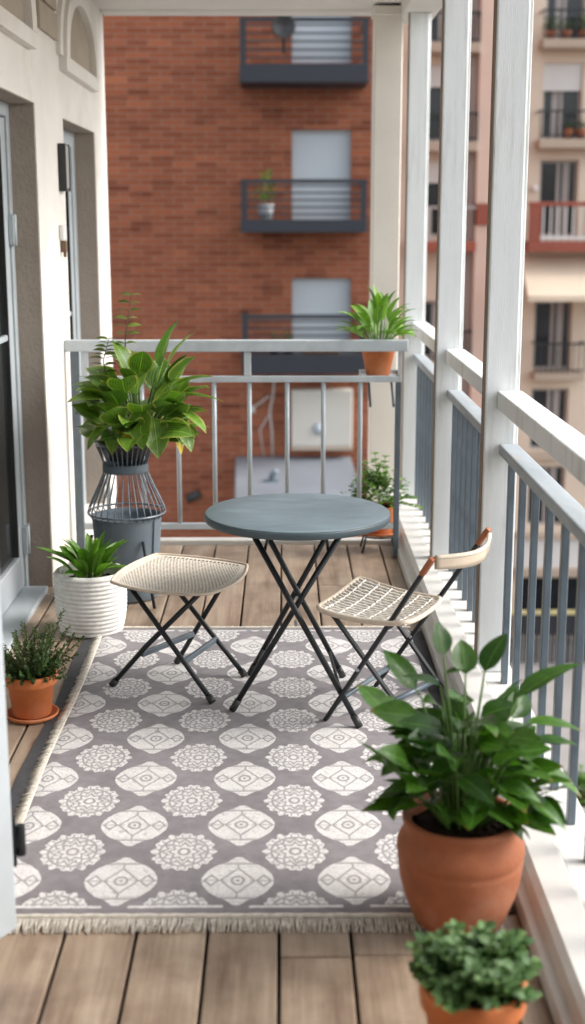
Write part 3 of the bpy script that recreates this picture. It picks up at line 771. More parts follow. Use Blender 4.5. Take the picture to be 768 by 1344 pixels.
for i in range(ncord):
    u = .05 + .90 * i / (ncord - 1)
    cd.tube([cseat(.012 + .976 * j / 20, u + .004 * math.sin(j * 2.1 + i), .0010 * (1 if (j + i) % 2 else -1)) for j in range(21)], .0072, 6)
for j in range(6):
    v = .10 + .80 * j / 5
    cd.tube([cseat(v, .015 + .97 * i / 18, .0042 + .002 * (1 if (i + j) % 2 else -1)) for i in range(19)], .0036, 6)
build('seat_weave', cd, M['rattan_cord'], seat)
L1, L1t, L2, L2t = V((.146, 4.457, FZ)), V((.478, 4.19, .665)), V((.348, 4.808, FZ)), V((.722, 4.60, .668))
for a, b_ in ((L1, L1t), (L2, L2t)):
    d = (b_ - a).normalized(); up = V((.21, .36, 0))
    t1 = a + (b_ - a) * .92
    l = build('back_leg', MB().bar(a, t1, .015, .025, up=up), M['black_metal'], ch, .005)
    build('cap', MB().bar(t1, b_ + d * .012, .019, .028, up=up), M['orange_tip'], l, .005)
for a, b_ in (((.42, 4.575, FZ), (.165, 4.43, .418)), ((.60, 4.78, FZ), (.325, 4.755, .418))):
    build('front_leg', MB().bar(a, b_, .012, .020, up=(.21, .36, 0)), M['black_metal'], ch, .004)
for a_ in (L1.lerp(L1t, .34), L2.lerp(L2t, .34)):
    build('rivet', MB().tube([a_ + V((-.008, -.013, 0)), a_ + V((.008, .013, 0))], .0065, 10), M['alu'], ch)
build('stretcher', MB().tube([(.40, 4.562, .048), (.578, 4.775, .048)], .010, 8), M['bar_blue'], ch)
build('stretcher', MB().tube([V(L1).lerp(L1t, .13), V(L2).lerp(L2t, .13)], .009, 8), M['bar_blue'], ch)
build('seat_bar', MB().tube([V(L1).lerp(L1t, .60), V(L2).lerp(L2t, .60)], .009, 8), M['black_metal'], ch)
bdir = V((.86, -.50, 0))
def backpt(u, v):
    p = V(L1t).lerp(L2t, .02 + .96 * u); bow = .055 * math.sin(PI * u)
    return V((p.x, p.y, 0)) + bdir * (bow + .012) + V((0, 0, .632 + .038 * v * (1 - .45 * u) + (.0 if v else -.012 * math.sin(PI * u)) - .012 * math.sin(PI * u) + .004))
bk = MB().grid(24, 4, backpt)
o = build('backrest', bk, M['cream_slat'], ch); md = o.modifiers.new('solid', 'SOLIDIFY'); md.thickness = .010; md.offset = 0
build('backrest_edge', MB().tube([backpt(i / 24, 1.05) for i in range(25)], .0085, 8), M['rattan_rim'], o)

# ------------------------------------------------------------------ plants
def pot_profile(rb, rt, h, rim_h=.3, rim_out=.012, wall=.010):
    return [(0, 0), (rb - .006, 0), (rb, .006), (rt - rim_out, h * (1 - rim_h)), (rt - .002, h * (1 - rim_h) + .004), (rt, h * (1 - rim_h) + .010), (rt + .003, h - .006), (rt, h), (rt - wall, h), (rt - wall - .004, h - .01), (rt - wall - .012, h * .55)]
def pot(parent, c, prof, mat, n=48): return build('pot', MB().lathe(prof, c, n), mat, parent)
def soil(parent, c, r, z, amp=.008):
    rr = random.Random(5)
    mb = MB(); mb.lathe([(r, z - .02), (r, z), (r * .8, z + amp * .7), (r * .5, z + amp), (r * .2, z + amp * 1.3), (0, z + amp * 1.2)], c, 28)
    for i in range(60):
        a, q = rr.random() * 2 * PI, r * math.sqrt(rr.random()) * .93; s_ = rr.uniform(.004, .010)
        mb.lathe([(0, -s_), (s_, -s_ * .2), (s_ * .8, s_ * .6), (0, s_)], (c[0] + q * math.cos(a), c[1] + q * math.sin(a), c[2] + z + amp * .8), 6)
    return build('soil', mb, M['soil'], parent)
def dirv(az, el): return V((math.cos(az) * math.cos(el), math.sin(az) * math.cos(el), math.sin(el)))

# --- tall wire planter with hosta
P = V((-.735, 6.10, 0)); hp = thing('tall_planter', 'tall grey hourglass wire planter holding a large striped hosta plant', 'planter', P)
HX = V((.035, 0, 0))
bkt = build('bucket', MB().lathe([(0, .006), (.138, .006), (.142, .012), (.150, .2), (.161, .375), (.165, .390), (.167, .395), (.160, .397), (.157, .37), (.15, .33), (0, .33)], P, 48), M['bucket'], hp)
build('seam', MB().tube([(P.x + .12, P.y - .082, .012), (P.x + .1275, P.y - .0875, .2), (P.x + .139, P.y - .0945, .39)], .004, 6), M['bucket'], bkt)
cg = MB(); nw = 32
for i in range(nw):
    a = 2 * PI * i / nw; pts = []
    for (r_, z_) in ((.166, .392), (.181, .412), (.175, .437), (.156, .48), (.130, .535), (.108, .588), (.100, .612), (.100, .640), (.113, .68), (.137, .738)):
        pts.append((P.x + r_ * math.cos(a), P.y + r_ * math.sin(a), z_))
    cg.tube(pts, .0028, 5)
cage = build('wire_cage', cg, M['wire'], hp)
ring = lambda r_, z_, t_: MB().tube([(P.x + r_ * math.cos(2 * PI * i / 40), P.y + r_ * math.sin(2 * PI * i / 40), z_) for i in range(40)], t_, 6, closed=True)
build('ring', ring(.180, .412, .005), M['wire'], cage); build('ring', ring(.138, .739, .005), M['wire'], cage)
build('neck_band', MB().lathe([(.102, .603), (.106, .606), (.106, .642), (.102, .645), (.098, .64), (.098, .607), (.102, .603)], P, 40), M['bucket'], cage)
build('liner', MB().lathe([(0, .66), (.085, .662), (.128, .733), (.131, .742), (.120, .742), (.1, .72), (0, .72)], P, 32), M['lamp_black'], hp)
for a in (62, 182, 302):
    a = math.radians(a); q = dirv(a, 0)
    build('stand_leg', MB().tube([P + q * .165 + V((0, 0, .30)), P + q * .27 + V((0, 0, .0055))], .0075, 8).tube([P + q * .155 + V((0, 0, .12)), P + q * .225 + V((0, 0, .12))], .005, 6), M['black_metal'], hp)
rr = random.Random(21); R = rr
fo = MB(); stm = MB(); yl = MB(); C0 = P + V((.07, -.01, .755))
specs = []
for i in range(64):
    k = i / 64; el = math.radians(10 + 76 * k ** 1.0 + rr.uniform(-12, 12)); az = i * 2.39996 + rr.uniform(-.5, .5)
    specs.append((az, el, rr.uniform(.03, .11) + .20 * k * rr.uniform(.6, 1), rr.uniform(.14, .18), rr.uniform(.12, .155)))
for az, el, pl, L, W in specs:
    d = dirv(az, max(el, .35)); a = C0 + V((math.cos(az), math.sin(az), 0)) * .05
    tipd = dirv(az, el * .8)
    m1 = a + d * pl * .6; e_ = m1 + tipd * pl * .45
    stm.tube([a - V((0, 0, .03)), m1, e_], [.006, .005, .0035], 6)
    fo.leaf(e_, dirv(az + rr.uniform(-.3, .3), el * .75 + .1), L, W, bend=rr.uniform(.2, 1.3), n=8, cup=.28, kind='ovate', roll=rr.uniform(-.8, .8), wavy=.07)
for az, el, off, L, W in ((-.25, 1.40, (.10, .02, .33), .24, .14), (.3, 1.1, (.13, .03, .33), .21, .10), (2.6, 1.2, (-.03, -.02, .30), .19, .11), (-1.2, 1.0, (.01, -.06, .30), .18, .12), (-.5, 1.1, (.13, .0, .26), .19, .08), (.2, .45, (.15, 0, .24), .21, .11), (-.1, .15, (.17, -.02, .20), .23, .10), (-.5, -.3, (.17, -.05, .15), .20, .12), (-.9, -.7, (.18, -.08, .11), .18, .09), (3.0, .25, (-.12, 0, .24), .21, .10), (-2.6, .2, (-.12, -.06, .20), .21, .12), (-2.4, -.4, (-.12, -.08, .08), .17, .11), (-1.5, -.8, (.02, -.14, .16), .20, .12), (-1.3, -.9, (.08, -.14, .12), .19, .13), (-1.9, -.7, (-.07, -.13, .11), .18, .11), (-1.6, .75, (-.03, -.06, .27), .17, .085)):
    e_ = C0 + V(off); stm.tube([C0, C0.lerp(e_, .6) + V((0, 0, .03)), e_], [.006, .005, .0035], 6)
    fo.leaf(e_, dirv(az, el), L, W, bend=.55, n=8, cup=.2, kind='ovate', roll=rr.uniform(-.3, .3), wavy=.04)
build('foliage', fo, M['hosta'], hp); build('stalks', stm, M['stem'], hp)
yl.leaf(C0 + V((-.03, -.15, .085)), dirv(-1.8, -.3), .085, .075, 1.2, 6, .3, 'round'); 
build('yellowed_leaf', yl, M['yellow_leaf'], hp)
build('yellowed_leaf', MB().leaf(C0 + V((.17, -.02, .05)), dirv(-.9, -1.1), .12, .05, .3, 6, .2, 'ovate'), M['yellow_leaf'], hp)
sg = MB(); sgt = MB(); tips = [((-.07, .06, .05), (-.06, .05, .46), (-.025, .03, .655)), ((-.10, .03, .05), (-.16, .02, .36), (-.13, .0, .46))]
for q in tips:
    p = [C0 + V(t) for t in q]; sgt.tube(p, [.0035, .0028, .0015], 6)
    for k in range(9):
        t = .45 + .55 * k / 8; c = p[0].lerp(p[1], min(1, t * 1.6)) if t < .62 else p[1].lerp(p[2], (t - .62) / .38)
        for sd in (0, PI):
            az = sd + rr.uniform(-.4, .4)
            sg.leaf(c, dirv(az, .35), rr.uniform(.055, .085) * (1.15 - t * .4), .032, .7, 4, .2, 'ovate', roll=rr.uniform(-.6, .6))
build('sprig_leaves', sg, M['sprig'], hp); build('sprig_stem', sgt, M['brown_stem'], hp)

# --- white rope basket
P = V((-.835, 5.56, 0)); wp = thing('potted_plant', 'leafy green plant in a white coiled rope pot by the wall', 'potted plant', P)
pr = [(0, .0055), (.118, .0055)]
for i in range(14):
    z0 = .008 + i * .0188; rb = .128 + .022 * math.sin(min(1, (i + 1) / 8) * PI / 2)
    for k in range(6): pr.append((rb + .0062 * math.sin(PI * (k + .5) / 6), z0 + .0188 * k / 6))
pr += [(.146, .275), (.138, .274), (.135, .25), (.13, .20), (0, .20)]
pot(wp, P, pr, M['rope'], 72)
soil(wp, P, .134, .222)
fo = MB(); R = rr = random.Random(5); sm_ = MB()
for i in range(34):
    az = i * 2.4 + rr.uniform(-.3, .3); k = rr.random(); el = math.radians(38 + 46 * k)
    a = P + V((math.cos(az), math.sin(az), 0)) * rr.uniform(.01, .045) + V((0, 0, .225))
    L = rr.uniform(.13, .20); d = dirv(az, el)
    sm_.tube([a - V((0, 0, .01)), a + d * .05], .004, 6)
    fo.leaf(a + d * .04, d, L, rr.uniform(.040, .056), rr.uniform(.35, .85), 7, .45, 'lance', roll=rr.uniform(-.4, .4))
fo.leaf(P + V((-.05, -.02, .30)), dirv(3.0, .45), .20, .05, .15, 7, .4, 'lance'); fo.leaf(P + V((.05, 0, .27)), dirv(.1, .25), .15, .04, .5, 7, .4, 'lance')
fo.leaf(P + V((.03, 0, .27)), dirv(-.6, .9), .18, .05, .4, 7, .4, 'lance')
build('foliage', fo, M['lily'], wp); build('stalks', sm_, M['stem'], wp)

# --- left terracotta with feathery shrub
P = V((-.905, 4.53, 0)); lp = thing('potted_plant', 'feathery dark green shrub in a small terracotta pot with saucer, left of the rug', 'potted plant', P)
build('saucer', MB().lathe([(0, .003), (.082, .003), (.092, .012), (.095, .022), (.090, .022), (.085, .012), (0, .011)], P, 40), M['terra'], lp)
Pp = P + V((0, 0, .012)); pot(lp, Pp, pot_profile(.068, .094, .158, .27, .012), M['terra']); soil(lp, Pp, .082, .138)
fo = MB(); tw = MB(); R = rr = random.Random(9)
for i in range(96):
    az = i * 2.4 + rr.uniform(-.4, .4); el = math.radians(rr.uniform(6, 86)); L = rr.uniform(.10, .20)
    if el < .7: L *= .85
    p0 = Pp + V((0, 0, .14)) + V((math.cos(az), math.sin(az), 0)) * .03; d = dirv(az, el); pts = [p0]
    for k in range(10):
        d = (d + V((rr.uniform(-.08, .08), rr.uniform(-.08, .08), rr.uniform(-.03, .05)))).normalized(); pts.append(pts[-1] + d * L / 10)
    tw.tube(pts, .0013, 4)
    for k in range(46):
        t = .12 + .88 * k / 45; q = t * 10; j = min(9, int(q)); c = pts[j].lerp(pts[j + 1], q - j)
        a2 = rr.random() * 6.28; sv = (d.cross(dirv(a2, .3))).normalized()
        fo.small(c, sv + d * .8, rr.uniform(.013, .021) * (1.15 - .5 * t), .0085)
for az, el, L in ((.35, .55, .21), (.15, .75, .19), (.8, 1.0, .24), (-.1, .45, .17), (.5, .85, .2)):
    p0 = Pp + V((.02, 0, .14)); d = dirv(az, el); pts = [p0 + d * (L * k / 10) + V((0, 0, .02 * (k / 10) ** 2)) for k in range(11)]; tw.tube(pts, .0014, 4)
    for k in range(70):
        t = .1 + .9 * k / 69; q = t * 10; j = min(9, int(q)); c = pts[j].lerp(pts[j + 1], q - j); sv = (d.cross(dirv(rr.random() * 6.28, .3))).normalized()
        fo.small(c, sv + d * .8, rr.uniform(.016, .024) * (1.1 - .5 * t), .009)
build('foliage', fo, M['tiny'], lp); build('twigs', tw, M['brown_stem'], lp)

# --- pot on the rail shelf
P = V((.495, 6.985, .9475)); sp_ = thing('potted_plant', 'bright arching leaf plant in an orange pot on the end rail shelf', 'potted plant', P)
pot(sp_, P, pot_profile(.062, .090, .155, .24, .006), M['terra']); soil(sp_, P, .078, .135)
fo = MB(); R = rr = random.Random(15); sm_ = MB()
for i in range(44):
    k = i / 44; az = i * 2.4 + rr.uniform(-.4, .4); el = math.radians(22 + 62 * k + rr.uniform(-8, 8))
    a = P + V((math.cos(az), math.sin(az), 0)) * .02 + V((0, 0, .14)); d = dirv(az, max(.75, el)); pl = rr.uniform(.06, .12) + .07 * k
    e_ = a + d * pl; sm_.tube([a, e_], .003, 6)
    fo.leaf(e_, dirv(az, el), rr.uniform(.12, .185), rr.uniform(.036, .052), rr.uniform(.6, 1.3), 7, .35, 'lance', roll=rr.uniform(-.4, .4))
fo.leaf(P + V((.0, -.02, .33)), dirv(2.6, 1.4), .15, .075, .2, 7, .3, 'ovate')
build('foliage', fo, M['bright'], sp_); build('stalks', sm_, M['stem'], sp_)

# --- small stand and bushy pot below
P = V((.515, 7.0, 0)); sd = thing('plant_stand', 'low black metal plant stand behind the end railing', 'plant stand', P)
build('stand_top', MB().tube([(P.x + .085 * math.cos(i * PI / 16), P.y + .085 * math.sin(i * PI / 16), .083) for i in range(32)], .005, 6, closed=True).bar(P + V((-.085, 0, .083)), P + V((.085, 0, .083)), .010, .006).bar(P + V((0, -.085, .083)), P + V((0, .085, .083)), .010, .0062), M['black_metal'], sd)
for dx, dy in ((-.095, -.08), (.085, -.08), (-.095, .075), (.085, .075)):
    build('leg', MB().tube([P + V((dx * .8, dy * .8, .083)), P + V((dx, dy, .001))], .006, 8), M['black_metal'], sd)
P2 = P + V((0, 0, .089)); bp_ = thing('potted_plant', 'bushy trailing green plant in a terracotta pot on the low stand', 'potted plant', P2)
build('saucer', MB().lathe([(0, 0), (.085, 0), (.098, .010), (.100, .018), (.094, .018), (.088, .008), (0, .007)], P2, 36), M['terra'], bp_)
pot(bp_, P2 + V((0, 0, .008)), pot_profile(.066, .088, .15, .24, .006), M['terra']); soil(bp_, P2, .076, .14)
fo = MB(); tw = MB(); R = rr = random.Random(31)
for i in range(900):
    az = rr.random() * 6.28; el = rr.uniform(-.45, 1.5); r_ = .145 * rr.uniform(.45, 1.0) * (1 + .25 * math.sin(az * 3 + el * 4))
    c = P2 + V((-.015, 0, .21)) + V((math.cos(az) * math.cos(el) * 1.05, math.sin(az) * math.cos(el) * .75, math.sin(el) * 1.05)) * r_
    fo.small(c, dirv(az + rr.uniform(-.8, .8), rr.uniform(-.5, .8)), rr.uniform(.020, .036), rr.uniform(.016, .026))
for az, el, L in ((2.0, 1.35, .26), (1.2, 1.2, .25), (-.1, .1, .22), (3.4, .1, .19), (.1, .35, .2), (2.6, 1.1, .23)):
    p0 = P2 + V((0, 0, .17)); pts = [p0 + dirv(az, el) * (L * k / 8) - V((0, 0, .05 * (k / 8) ** 2 if el < .5 else 0)) for k in range(9)]; tw.tube(pts, .0018, 5)
    for k in range(3, 9):
        for s_ in (-1, 1): fo.leaf(pts[k], dirv(az + s_ * 1.1 + rr.uniform(-.3, .3), .4), rr.uniform(.03, .045), .030, .5, 4, .25, 'ovate')
build('foliage', fo, M['ivy'], bp_); build('twigs', tw, M['stem'], bp_)

# --- large terracotta pot, foreground
P = V((.443, 3.09, 0)); P.z = FZ - .004; gp = thing('potted_plant', 'glossy broad leaved plant in the large round terracotta pot on the rug corner', 'potted plant', P)
pot(gp, P, [(0, 0), (.104, 0), (.112, .008), (.124, .035), (.141, .08), (.152, .125), (.1565, .165), (.1575, .176), (.1555, .182), (.1575, .188), (.1605, .198), (.1595, .214), (.153, .230), (.145, .243), (.1425, .249), (.143, .258), (.1465, .270), (.1485, .279), (.1465, .287), (.1395, .290), (.131, .285), (.127, .265), (.124, .22)], M['terra_dk'], 72)
soil(gp, P, .125, .252, .010)
fo = MB(); sm_ = MB(); R = rr = random.Random(40); TP = P + V((0, 0, .255))
def stemleaf(base, tip, d, L, W, bend=.6, roll=0, r0=.005):
    b_, t_ = TP + V(base), TP + V(tip); m_ = b_.lerp(t_, .55) + V((0, 0, .05)) * (t_ - b_).length * 2
    sm_.tube([b_ - V((0, 0, .02)), m_, t_], [r0, r0 * .8, r0 * .5], 6)
    fo.leaf(t_, d, L, W, bend, 8, .22, 'ovate', roll=roll, wavy=.03)
for i in range(22):
    az = i * 2.4 + rr.uniform(-.4, .4); k = (i + .5) / 22; el = math.radians(84 - 34 * k ** 1.1 + rr.uniform(-6, 6)); Ls = rr.uniform(.22, .36) * (1 - .25 * k)
    b0 = TP + V((math.cos(az) * .028, math.sin(az) * .028, -.02)); d = dirv(az, el); pts = [b0]
    for j in range(6):
        d = (d + V((math.cos(az) * .03, math.sin(az) * .03, -.03 * k))).normalized(); pts.append(pts[-1] + d * Ls / 6)
    sm_.tube(pts, [.0055, .005, .0046, .0042, .0036, .003, .0025], 6)
    for j, t in enumerate((3, 4, 5, 6)):
        a2 = az + rr.choice((-1, 1)) * rr.uniform(.3, 1.3) if t < 6 else az + rr.uniform(-.4, .4)
        e2 = rr.uniform(-.15, .55) if t < 6 else rr.uniform(.3, 1.0)
        q = pts[t] + dirv(a2, e2) * .025; sm_.tube([pts[t], q], .0022, 5)
        fo.leaf(q, dirv(a2, e2), rr.uniform(.095, .145), rr.uniform(.058, .078), rr.uniform(.15, .7), 8, .22, 'ovate', roll=rr.uniform(-.9, .9), wavy=.05)
for i in range(34):
    az = i * 2.4 + rr.uniform(-.5, .5); rad = rr.uniform(.02, .09); h = rr.uniform(.17, .30)
    stemleaf((math.cos(az) * .02, math.sin(az) * .02, 0), (math.cos(az) * rad, math.sin(az) * rad * .8, h), dirv(az + rr.uniform(-.8, .8), rr.uniform(-.1, .7)), rr.uniform(.085, .125), rr.uniform(.055, .072), rr.uniform(.2, .8), rr.uniform(-.9, .9), .0035)
for tip, az, el, L, W in (((-.10, -.02, .20), 2.9, -.05, .16, .062), ((-.09, -.05, .14), 3.3, -.1, .14, .06), ((-.06, .0, .37), 2.9, .35, .10, .045), ((-.055, 0, .45), 2.0, 1.3, .085, .045), ((-.05, 0, .40), .3, .25, .09, .03),
                          ((.13, 0, .34), .35, .55, .19, .062), ((.15, -.02, .28), .1, .0, .15, .06), ((.14, -.05, .20), -.25, -.35, .17, .07), ((.10, -.08, .14), -.5, -.3, .17, .06), ((.05, .02, .40), .8, .9, .12, .055), ((.0, 0, .40), 1.6, .9, .10, .055), ((.17, .0, .22), .1, .1, .12, .055), ((.08, -.06, .08), -.8, -.5, .10, .05)):
    stemleaf((tip[0] * .2, tip[1] * .2, 0), tip, dirv(az, el), L, W * 1.2, .45)
build('foliage', fo, M['zz'], gp); build('stalks', sm_, M['stem'], gp)

# --- front small pot
P = V((.388, 2.465, .001)); sp2 = thing('potted_plant', 'small round leaved herb in a terracotta pot nearest the camera', 'potted plant', P)
pot(sp2, P, pot_profile(.078, .108, .22, .26, .010), M['terra']); soil(sp2, P, .094, .20)
fo = MB(); tw = MB(); R = rr = random.Random(50)
for i in range(120):
    az = i * 2.4 + rr.uniform(-.4, .4); el = math.radians(rr.uniform(8, 88)); L = .108 * rr.uniform(.7, 1.08) * (1 + .12 * math.sin(az * 2.3))
    p0 = P + V((math.cos(az), math.sin(az), 0)) * .03 + V((0, 0, .205)); d = dirv(az, el)
    pts = [p0 + d * (L * k / 5) for k in range(6)]; tw.tube(pts, .0016, 4)
    for k in range(2, 6):
        a0 = rr.random() * 6.28
        for s_ in range(3):
            fo.leaf(pts[k], (dirv(a0 + s_ * 2.1, .3) + d * .5), rr.uniform(.019, .030), rr.uniform(.016, .024), .6, 3, .3, 'round', roll=rr.uniform(-.5, .5))
build('foliage', fo, M['oreg'], sp2); build('twigs', tw, M['stem'], sp2)

# ------------------------------------------------------------------ brick building
BY = 25.0
bb = thing('brick_building', 'red brick building with dark steel balconies opposite the balcony end', 'building', (-2, BY, GZ))
doors = [(.154, 1.23, 1.74 + 2.86, 6.25), (.154, 1.23, 1.735, 3.322), (.154, 1.25, -.72, .677), (.154, 1.27, 4.47, 4.60)]
holes = [(.154, 1.22, 4.47, 6.25), (.154, 1.23, 1.735, 3.322), (.154, 1.25, -.98, .677), (.154, 1.22, 7.3, 9.0)]
bw = MB(); wall_cells(bw, 'x', -9, 1.60, GZ, 11, BY, BY + .4, holes); bw.box(-9, 1.60, BY + 1.2, BY + 9, GZ, 11); build('wall', bw, M['brick'], bb)
build('roof', MB().box(-9.2, 1.8, BY - .2, BY + 9.2, 11.0, 11.35), M['grey_roof'], bb)
ep = MB().box(1.602, 1.70, BY + .02, BY + .42, GZ, 11); build('corner_strip', ep, M['facade_grey'], bb)
for (x0, x1, z0, z1) in holes:
    fm = MB(); fm.box(x0, x0 + .06, BY + .12, BY + .2, z0, z1); fm.box(x1 - .06, x1, BY + .12, BY + .2, z0, z1); fm.box(x0 + .06, x1 - .06, BY + .12, BY + .2, z1 - .06, z1)
    f = build('window', fm, M['alu'], bb, .004)
    sh = MB(); zz = z0
    while zz < z1 - .065:
        sh.box(x0 + .06, x1 - .06, BY + .15, BY + .19, zz, min(zz + .1245, z1 - .062)); zz += .126
    build('roller_shutter', sh, M['shutter'], f)
def steel_balcony(x0, x1, zs0, zs1, zr, parent, dep=1.1, rails=5):
    o = build('balcony', MB().box(x0, x1, BY - dep, BY - .002, zs0, zs1), M['dark_steel'], parent, .01)
    rl_ = MB(); yf = BY - dep + .05
    rl_.box(x0, x1, yf - .03, yf + .03, zr - .07, zr); rl_.box(x0, x0 + .06, yf + .03, BY - .002, zr - .07, zr); rl_.box(x1 - .06, x1, yf + .03, BY - .002, zr - .07, zr)
    for xx in (x0 + .06, x1 - .06): rl_.box(xx - .05, xx + .05, yf - .025, yf + .025, zs1, zr - .07)
    build('rail_frame', rl_, M['dark_steel'], o)
    rb = MB()
    for k in range(rails):
        z = zs1 + (zr - zs1) * (k + .7) / (rails + .6); rb.box(x0 + .11, x1 - .11, yf - .012, yf + .012, z - .014, z + .014)
        rb.box(x0 + .02, x0 + .04, yf + .03, BY - .002, z - .012, z + .012); rb.box(x1 - .04, x1 - .02, yf + .03, BY - .002, z - .012, z + .012)
    build('rail_bars', rb, M['dark_steel'], o)
    return o
dep = 1.1; kf = (BY - dep) / BY
sc_ = lambda X, Z: (X * kf, 1.75 + (Z - 1.75) * kf)
for (za, zb_, zr_) in ((4.139, 4.463, 5.249), (1.504, 1.736, 2.454), (-1.10, -.75, -.26)):
    x0, z0 = sc_(-.78, za); x1, z1 = sc_(1.535, zb_); _, zr = sc_(0, zr_)
    if zr_ < 0: zr = z1 + .72
    steel_balcony(x0, x1, z0, z1, zr, bb)
# cream cabinet doors and flat canopy
cab = build('cabinet', MB().box(.145, 1.285, BY - .32, BY - .002, -2.42, -1.36), M['cream_cabinet'], bb, .02)
build('cabinet_base', MB().box(.14, 1.29, BY - .33, BY - .002, -2.50, -2.422), M['beige_dk'], cab, .01)
build('cabinet_knob', MB().lathe([(0, 0), (.12, 0), (.12, .02), (.06, .03), (.06, .07), (0, .07)], (0, 0, 0), 20), M['shutter'], cab)
kn = [o for o in cab.children if o.name.startswith('cabinet_knob')][0]; ORG_c = ORG['cabinet']; kn.rotation_euler = (PI / 2, 0, 0); kn.location = V((.66, BY - .325, -2.09)) - V((-2, BY, GZ)) + Matrix.Rotation(PI / 2, 3, 'X') @ V((-2, BY, GZ))
cn = build('canopy', MB().hexa([(-.80, 21.2, -2.92), (1.33, 21.2, -2.92), (1.27, BY - .003, -2.80), (-.92, BY - .003, -2.80), (-.80, 21.2, -2.80), (1.33, 21.2, -2.80), (1.27, BY - .003, -2.66), (-.92, BY - .003, -2.66)]), M['grey_roof'], bb, .02)
build('canopy_vent', MB().tube([(-.22, 22.9, -2.74), (-.20, 22.9, -2.62), (-.12, 22.85, -2.54)], .05, 8).box(-.34, -.1, 22.8, 23.0, -2.76, -2.71), M['bar_blue'], cn)
cbx = MB()
cbx.tube([(-.17, BY - .01, -1.15), (-.20, BY - .012, -1.5), (-.26, BY - .012, -1.8), (-.22, BY - .012, -2.2), (-.21, BY - .012, -2.66)], .022, 6)
cbx.tube([(-.26, BY - .012, -1.5), (-.42, BY - .012, -1.62), (-.60, BY - .012, -1.75)], .018, 6); cbx.tube([(-.26, BY - .012, -1.85), (-.45, BY - .012, -2.15), (-.38, BY - .012, -2.66)], .015, 6)
cbx.box(-.66, -.54, BY - .05, BY - .002, -1.82, -1.70)
build('wall_cable', cbx, M['cable'], bb)
build('wall_light', MB().tube([(-1.72, BY, -3.4), (-1.72, BY - .18, -3.38)], .05, 8).tube([(-1.84, BY - .20, -3.46), (-1.58, BY - .22, -3.34)], .09, 10), M['lamp_black'], bb)
# things on those balconies
di = thing('satellite_dish', 'round dark dish on the rail of the top brick balcony', 'dish', (0, BY - 1.0, 4.9))
x_, z_ = sc_(.01, 5.08)
build('bowl', MB().lathe([(0, .02), (.10, .03), (.17, .06), (.205, .10), (.20, .112), (.16, .08), (0, .045)], (0, 0, 0), 24), M['lamp_black'], di)
b_ = [o for o in di.children][0]; b_.matrix_parent_inverse = Matrix.Identity(4)
for v_ in b_.data.vertices:
    q = v_.co + V((0, BY - 1.0, 4.9)); q = V((q.x, -q.z, q.y)); v_.co = q + V((x_, BY - 1.12, z_)) - V((0, BY - 1.0, 4.9))
build('mount', MB().tube([(x_, BY - 1.14, z_), (x_, BY - 1.02, z_ - .05), (x_, BY - 1.02, z_ - .42)], .025, 8), M['lamp_black'], di)
def mini_plant(P, rp, hp_, rf, hf, label, potm, leafm, n=120, group=None, seed=1):
    o = thing('potted_plant', label, 'potted plant', P, group); P = V(P)
    build('pot', MB().lathe([(0, 0), (rp * .75, 0), (rp, hp_), (rp * .9, hp_), (rp * .85, hp_ * .9), (0, hp_ * .9)], P, 18), potm, o)
    q = random.Random(seed); fo = MB()
    for i in range(n):
        az, el = q.random() * 6.28, q.uniform(-.2, 1.5); r_ = q.uniform(.3, 1)
        c = P + V((math.cos(az) * math.cos(el) * rf * r_, math.sin(az) * math.cos(el) * rf * r_, hp_ + hf * (.15 + .85 * math.sin(max(0, el)) * r_)))
        fo.small(c, dirv(az, q.uniform(-.3, 1)), rf * .5, rf * .28)
    fo.tube([P + V((0, 0, hp_ * .9)), P + V((0, 0, hp_ + hf * .7))], rp * .08, 5)
    build('foliage', fo, leafm, o); return o
x_, z_ = sc_(-.33, 1.74)
mini_plant((x_, BY - .85, z_), .15, .26, .22, .58, 'thin green plant in a grey pot on the middle brick balcony', M['grey_pot'], M['ivy'], 90, seed=3)
x_, z_ = sc_(.10, -.75)
mini_plant((-.16, BY - .8, z_ + .002), .10, .18, .12, .22, 'dark potted herb at the left on the lowest brick balcony', M['lamp_black'], M['tiny'], 60, seed=4)
mini_plant((.08, BY - .8, z_ + .002), .10, .18, .12, .22, 'dark potted herb on the lowest brick balcony, next to the trough', M['lamp_black'], M['tiny'], 60, seed=5)
tg = thing('planter_trough', 'brown trough on the lowest brick balcony in front of the shutter', 'trough', (.7, BY - .8, z_))
build('trough', MB().hexa([(.34, BY - .9, z_ + .002), (1.0, BY - .9, z_ + .002), (1.0, BY - .7, z_ + .002), (.34, BY - .7, z_ + .002), (.3, BY - .93, z_ + .2), (1.04, BY - .93, z_ + .2), (1.04, BY - .67, z_ + .2), (.3, BY - .67, z_ + .2)]), M['brown_plug'], tg, .01)
build('soil', MB().box(.33, 1.01, BY - .90, BY - .70, z_ + .15, z_ + .208), M['soil'], tg)

